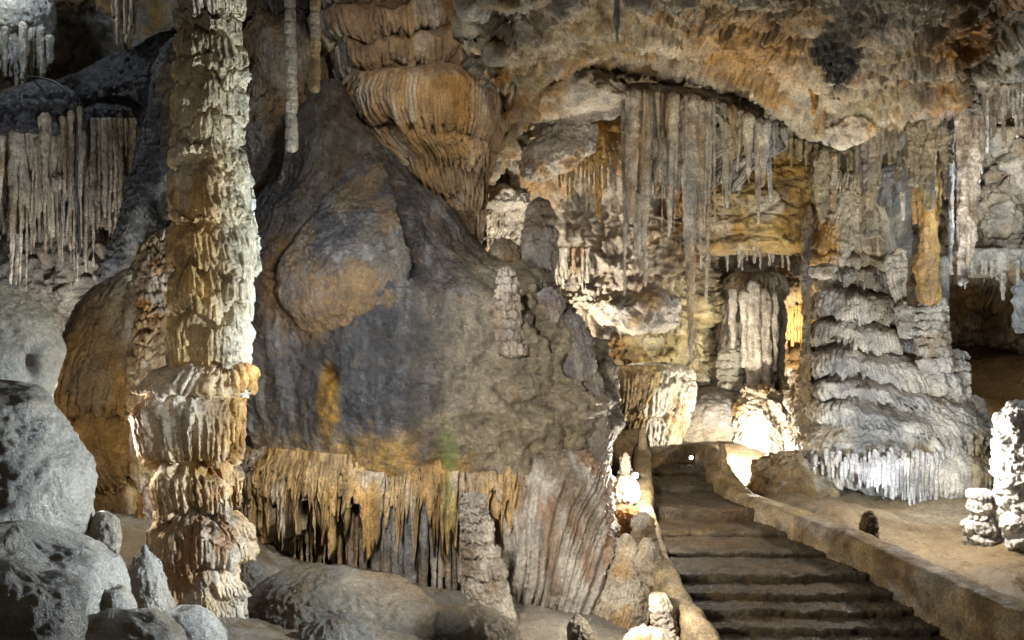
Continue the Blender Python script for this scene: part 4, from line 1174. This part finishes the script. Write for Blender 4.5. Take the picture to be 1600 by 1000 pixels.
for rows, D, tr, lab in (
        ([(462, 1446, 1466), (475, 1438, 1474), (510, 1432, 1478), (545, 1432, 1480), (580, 1440, 1490), (620, 1450, 1500)], 11.5, [462, 476, 488, 500, 512, 525, 540, 556, 580, 620], 'scaly stalagmite below the big tan stalactite'),
        ([(544, 1492, 1502), (556, 1478, 1508), (600, 1470, 1510), (640, 1468, 1510), (665, 1470, 1510)], 11.6, [544, 560, 578, 600, 622, 665], 'pale lumpy stalagmite on the right shoulder of the tower'),
        ([(470, 1408, 1424), (482, 1402, 1428), (505, 1400, 1430), (530, 1404, 1428)], 11.6, None, 'small hollow knob between the tower and the scaly stalagmite'),
        ([(618, 1506, 1530), (632, 1502, 1540), (660, 1500, 1545), (690, 1500, 1550)], 11.9, None, 'low pale lump at the right foot of the lumpy stalagmite')):
    o = solid('stalagmite', rows, D, .95, nth=180, step=.009, tiers=tr, lip=.025, ribN=14, rib=.016, fringe=.05, wig=.04, noise=((3, .04, 'f'), (10, .025, 'b'), (26, .01, 'b')), rtop=.08, rbot=.04, col=mk((.37, .34, .30), (PALE, 2, .7, .05, .15, 321, .7), (BROWN, 2.5, .7, .18, .1, 322, .6)), mat=M_FLOW)
    tag(o, lab, 'stalagmite')
o = solid('drapery', [(388, 1396, 1414), (400, 1384, 1416), (430, 1390, 1414), (462, 1400, 1412), (474, 1404, 1410)], 11.7, .5, nth=120, step=.01, tiers=[388, 474], lip=.02, ribN=14, rib=.02, fringe=.06, wig=.02, noise=((4, .02, 'f', .4),), col=mk(PALE * 1.15), mat=M_DRIP)
tag(o, 'short white fin of drapery on the right shoulder of the tower', 'stalactite')
o = solid('rock_wall', [(255, 1372, 1420), (300, 1366, 1424), (350, 1372, 1424), (400, 1385, 1420), (440, 1395, 1418)], 12.8, .6, nth=240, step=.012, noise=((1.5, .1, 'f', .6), (5, .06, 'r', .5), (14, .025, 'r')), rtop=.15, col=mk(PALE * 1.0, (GREY, 1.6, .5, .05, .15, 323, .7), (OCHRE, 2, .5, .16, .1, 324, .6)), mat=M_ROUGH)
tag(o, 'pale ragged rock pillar between the drapery column and the tan stalactite', 'rock')

# ------------------------------------------------------------------ stalactites
gc_ = mk((.44, .40, .32), (GREY * 1.2, 1.6, .3, .03, .15, 331, .6), (OCHRE * .9, 3.5, .12, .18, .1, 332, .45), (PALE, 3, .2, .08, .12, 333, .6), (BROWN * 1.5, 6, .3, .16, .1, 334, .45))
ITS = [(990, 136, 350, 26, 8), (1006, 140, 448, 32, 3), (1050, 144, 372, 22, 4), (1076, 146, 570, 36, 4), (1092, 148, 420, 16, 3), (1110, 153, 470, 11, 3), (1131, 160, 325, 15, 4), (1186, 184, 350, 17, 3), (1198, 188, 315, 10, 4), (996, 300, 432, 12, 4), (981, 140, 300, 12, 4)]
for i in range(28):
    x = 978 + 246 * (i + rng.random()) / 28
    L = np.interp(x, [978, 1060, 1110, 1150, 1224], [250, 240, 170, 90, 75]) * rng.choice((.45, .7, .9, 1.1, 1.3))
    y0 = np.interp(x, [978, 1060, 1130, 1224], [138, 146, 160, 198])
    ww = rng.choice((4, 6, 7, 9, 12, 18, 24))
    ITS.append((x, y0, y0 + L, ww, ww * .12))
curtain_thing('long grey stalactite curtain hanging from the ceiling ledge in the middle', None, 11.4, [(130, 978, 1015), (138, 974, 1110), (160, 974, 1160), (190, 976, 1222), (230, 980, 1222), (262, 984, 1150)], [130, 200, 262], 190,
              [(a, b, c, d, e, 11.05 + rng.uniform(-.14, .2), rng.uniform(-7, 7)) for a, b, c, d, e in ITS], (1080, 140, 11.3), shcol=gc_, fringe=.65, sry=.22, rib=.03, ic=gc_)
FUR = mk((.22, .185, .13), (BEIGE * .95, 2.4, .5, .08, .15, 341, .6), (DARK * 1.6, 2, .6, .12, .15, 342, .6))
TAN = mk((.40, .28, .16), (PALE, 1.6, .25, .05, .15, 343, .7), (OCHRE, 1.7, .3, .08, .12, 344, .6))
GRY = mk((.33, .31, .29), (PALE, 3, .7, .05, .15, 345, .7), (BROWN, 3, .7, .12, .1, 346, .6))
for (px, y0, y1, w0, w1, D, lean, colr, mid, lab) in (
        (1519, 165, 444, 34, 12, 9.4, -15, GRY, None, 'longest speckled grey stalactite, hanging free at the right'),
        (1452, 238, 474, 40, 26, 11.3, -2, TAN, (.5, 34), 'thick tan stalactite reaching down to the scaly stalagmite'),
        (1363, 200, 372, 30, 13, 10.4, -6, FUR, None, 'dark furry stalactite left of the ragged rock pillar'),
        (1452, 170, 330, 32, 14, 10.3, 0, FUR, None, 'dark furry stalactite right in front of the thick tan stalactite'),
        (1428, 190, 292, 30, 12, 10.3, 0, FUR, None, 'short dark stalactite left of the thick tan stalactite'),
        (1478, 180, 312, 26, 10, 10.2, 0, FUR, None, 'dark stalactite between the tan and the longest speckled one'),
        (1284, 236, 348, 32, 5, 11.6, 2, mk((.25, .21, .14), (BROWN, 2, .3, .1, .1, 347, .6)), None, 'brown carrot-shaped stalactite above the tower drapery'),
        (1302, 240, 330, 16, 5, 11.5, 0, TAN, None, 'slim tan stalactite right beside the brown carrot-shaped one'),
        (1486, 230, 430, 9, 4, 10.9, 0, GRY, None, 'very thin grey stalactite left of the longest speckled one'),
        (1527, 120, 270, 24, 9, 9.9, 0, FUR, None, 'dark stalactite behind the top of the longest speckled one'),
        (1500, 205, 335, 15, 6, 11.0, 0, mk(PALE * 1.1), None, 'white stalactite just left of the longest speckled one'),
        (1430, 290, 350, 12, 5, 11.4, 0, TAN, None, 'short tan spike beside the thick tan stalactite'),
        (1474, 400, 520, 16, 10, 11.9, 0, GRY, None, 'grey stalactite low behind the thick tan one'),
        (964, -60, 68, 16, 6, 8.4, 0, GRY, None, 'single grey stalactite on the ceiling at the top middle'),
        (1272, 130, 180, 14, 4, 9.6, 0, TAN, None, 'short tan stalactite on the ceiling left of the pale rounded rock'),
        (1410, 300, 345, 10, 4, 12.0, 0, mk(PALE * 1.1), None, 'small white spike in front of the ragged rock pillar'),
        (1505, 20, 70, 12, 5, 8.2, 0, mk(PALE), None, 'small pale stalactite in the brown ceiling hollow'),
        (1598, 440, 520, 34, 20, 11.6, 0, mk((.30, .29, .28)), None, 'blunt grey stalactite at the right edge of the recess'),
        (1567, 425, 470, 11, 3, 11.7, 0, mk(PALE), None, 'longest white spike on the ledge over the dark right recess'),
        (186 + 600, 325, 398, 26, 12, 13.6, 0, mk(PALE * 1.1), None, 'small white drip just left of the tall blunt stalagmite')):
    o = icicle('stalactite', px, y0, y1, w0, w1, D, colr, lean=lean, mid=mid, nth=60 if w0 > 20 else 30, rough=.12, step=.009, ring=.09)
    tag(o, lab, 'stalactite')


def bunch(n, x0, x1, top, Lmin, Lmax, w0, w1, D0, D1, colr, label, group):
    for i in range(n):
        x = x0 + (x1 - x0) * (i + rng.random()) / n
        y = top(x) if callable(top) else top
        ww = rng.uniform(w0, w1)
        o = icicle('stalactite', x, y - 10, y + rng.uniform(Lmin, Lmax), ww, ww * .35, rng.uniform(D0, D1), colr, nth=18, rough=.12, ring=.1)
        tag(o, label, 'stalactite', group)


bunch(22, 1195, 1345, lambda x: edge(x) + 4, 12, 45, 5, 10, 11.6, 12.0, mk((.32, .26, .16), (BROWN, 2, .5, .08, .1, 348, .6)), 'small stalactite in the short row along the ceiling edge left of the furry ones', 'small stalactites on the ceiling edge')
bunch(26, 1330, 1510, lambda x: 205, 25, 100, 7, 15, 10.2, 11.2, FUR, 'dark stalactite in the dense cluster above the tan stalactite', 'dense dark stalactite cluster')
bunch(16, 1535, 1625, lambda x: 140, 25, 100, 6, 13, 10.0, 10.9, mk((.42, .37, .31), (BROWN, 2, .4, .1, .1, 349, .6)), 'pale stalactite in the bright cluster at the upper right edge', 'bright stalactites at the upper right')
bunch(24, 1505, 1625, lambda x: 416, 8, 36, 4, 9, 11.6, 12.0, mk(PALE), 'small white spike on the ledge over the dark right recess', 'white spikes over the recess')
bunch(14, 1105, 1245, lambda x: 386, 10, 40, 4, 8, 12.2, 12.8, mk(PALE * .9), 'small stalactite under the flat-bottomed rock block', 'stalactites under the rock block')
bunch(14, 868, 975, lambda x: 235 + (x - 868) * .1, 40, 110, 4, 9, 11.9, 12.3, mk((.30, .21, .11), (OCHRE, 2, .3, .03, .1, 350, .7), (PALE, 2, .3, .12, .1, 351, .6)), 'brown stalactite on the back wall right of the slanting slab', 'brown stalactites on the back wall')
bunch(12, 866, 920, lambda x: 395, 25, 80, 5, 9, 13.2, 13.6, mk(PALE * .95, (OCHRE, 2, .3, .06, .1, 352, .6)), 'pale stalactite on the back wall right of the tall blunt stalagmite', 'pale stalactites on the back wall')
o = solid('stalactite_curtain', [(312, 748, 812), (325, 740, 822), (365, 738, 818), (400, 740, 775), (408, 742, 765)], 13.5, .4, nth=300, step=.012, tiers=[312, 370, 408], lip=.04, ribN=60, rib=.035, fringe=.3, wig=.06, tilt=.1, noise=((1.5, .05, 'f'), (10, .02, 'f', .4)), rtop=.06, col=mk(PALE * 1.2, (BEIGE, 2, .4, .1, .1, 353, .6)), mat=M_DRIP, ribstart=.03)
tag(o, 'small bright white curtain low on the back wall beside the orange tier', 'stalactite curtain')
o = solid('rock_ledge', [(388, 1500, 1640), (402, 1490, 1650), (420, 1492, 1650), (430, 1505, 1640)], 12.0, .5, nth=260, step=.01, noise=((2, .07, 'f'), (6, .05, 'r'), (18, .018, 'r')), rtop=.05, rbot=.05, col=mk(PALE, (OCHRE, 2, 1, .1, .1, 354, .6)), mat=M_ROUGH)
tag(o, 'pale rock ledge over the dark recess at the right', 'rock')

# ------------------------------------------------------------------ right edge
o = solid('dripstone_column', [(630, 1568, 1625), (650, 1560, 1640), (700, 1556, 1650), (750, 1562, 1650), (800, 1566, 1650), (850, 1570, 1640), (885, 1582, 1640), (930, 1592, 1640)], 9.0, .9, nth=300, step=.009, noise=((1.8, .08, 'f'), (4.5, .09, 'b'), (9, .045, 'f'), (20, .014, 'b')), rtop=.1, rbot=.08,
          col=mk((.50, .48, .45), (GREY, 2, 1, .14, .1, 361, .6)), mat=M_FLOW)
tag(o, 'lumpy white lit column at the right edge', 'column')
o = solid('stalagmite', [(766, 1522, 1545), (775, 1518, 1550), (800, 1520, 1548), (806, 1524, 1546), (820, 1514, 1556), (845, 1514, 1558), (862, 1520, 1550)], 9.3, .95, nth=200, step=.007, tiers=[766, 780, 804, 812, 835, 862], lip=.025, ribN=10, rib=.025, fringe=.04, wig=.03, noise=((4, .03, 'f'), (12, .02, 'b'), (30, .008, 'b')), rtop=.03, rbot=.06,
          col=mk((.48, .45, .41)), mat=M_FLOW)
tag(o, 'small white lumpy stalagmite left of the lit right-edge column', 'stalagmite')

for o in bpy.data.objects:
    if '_org' in o:
        del o['_org']
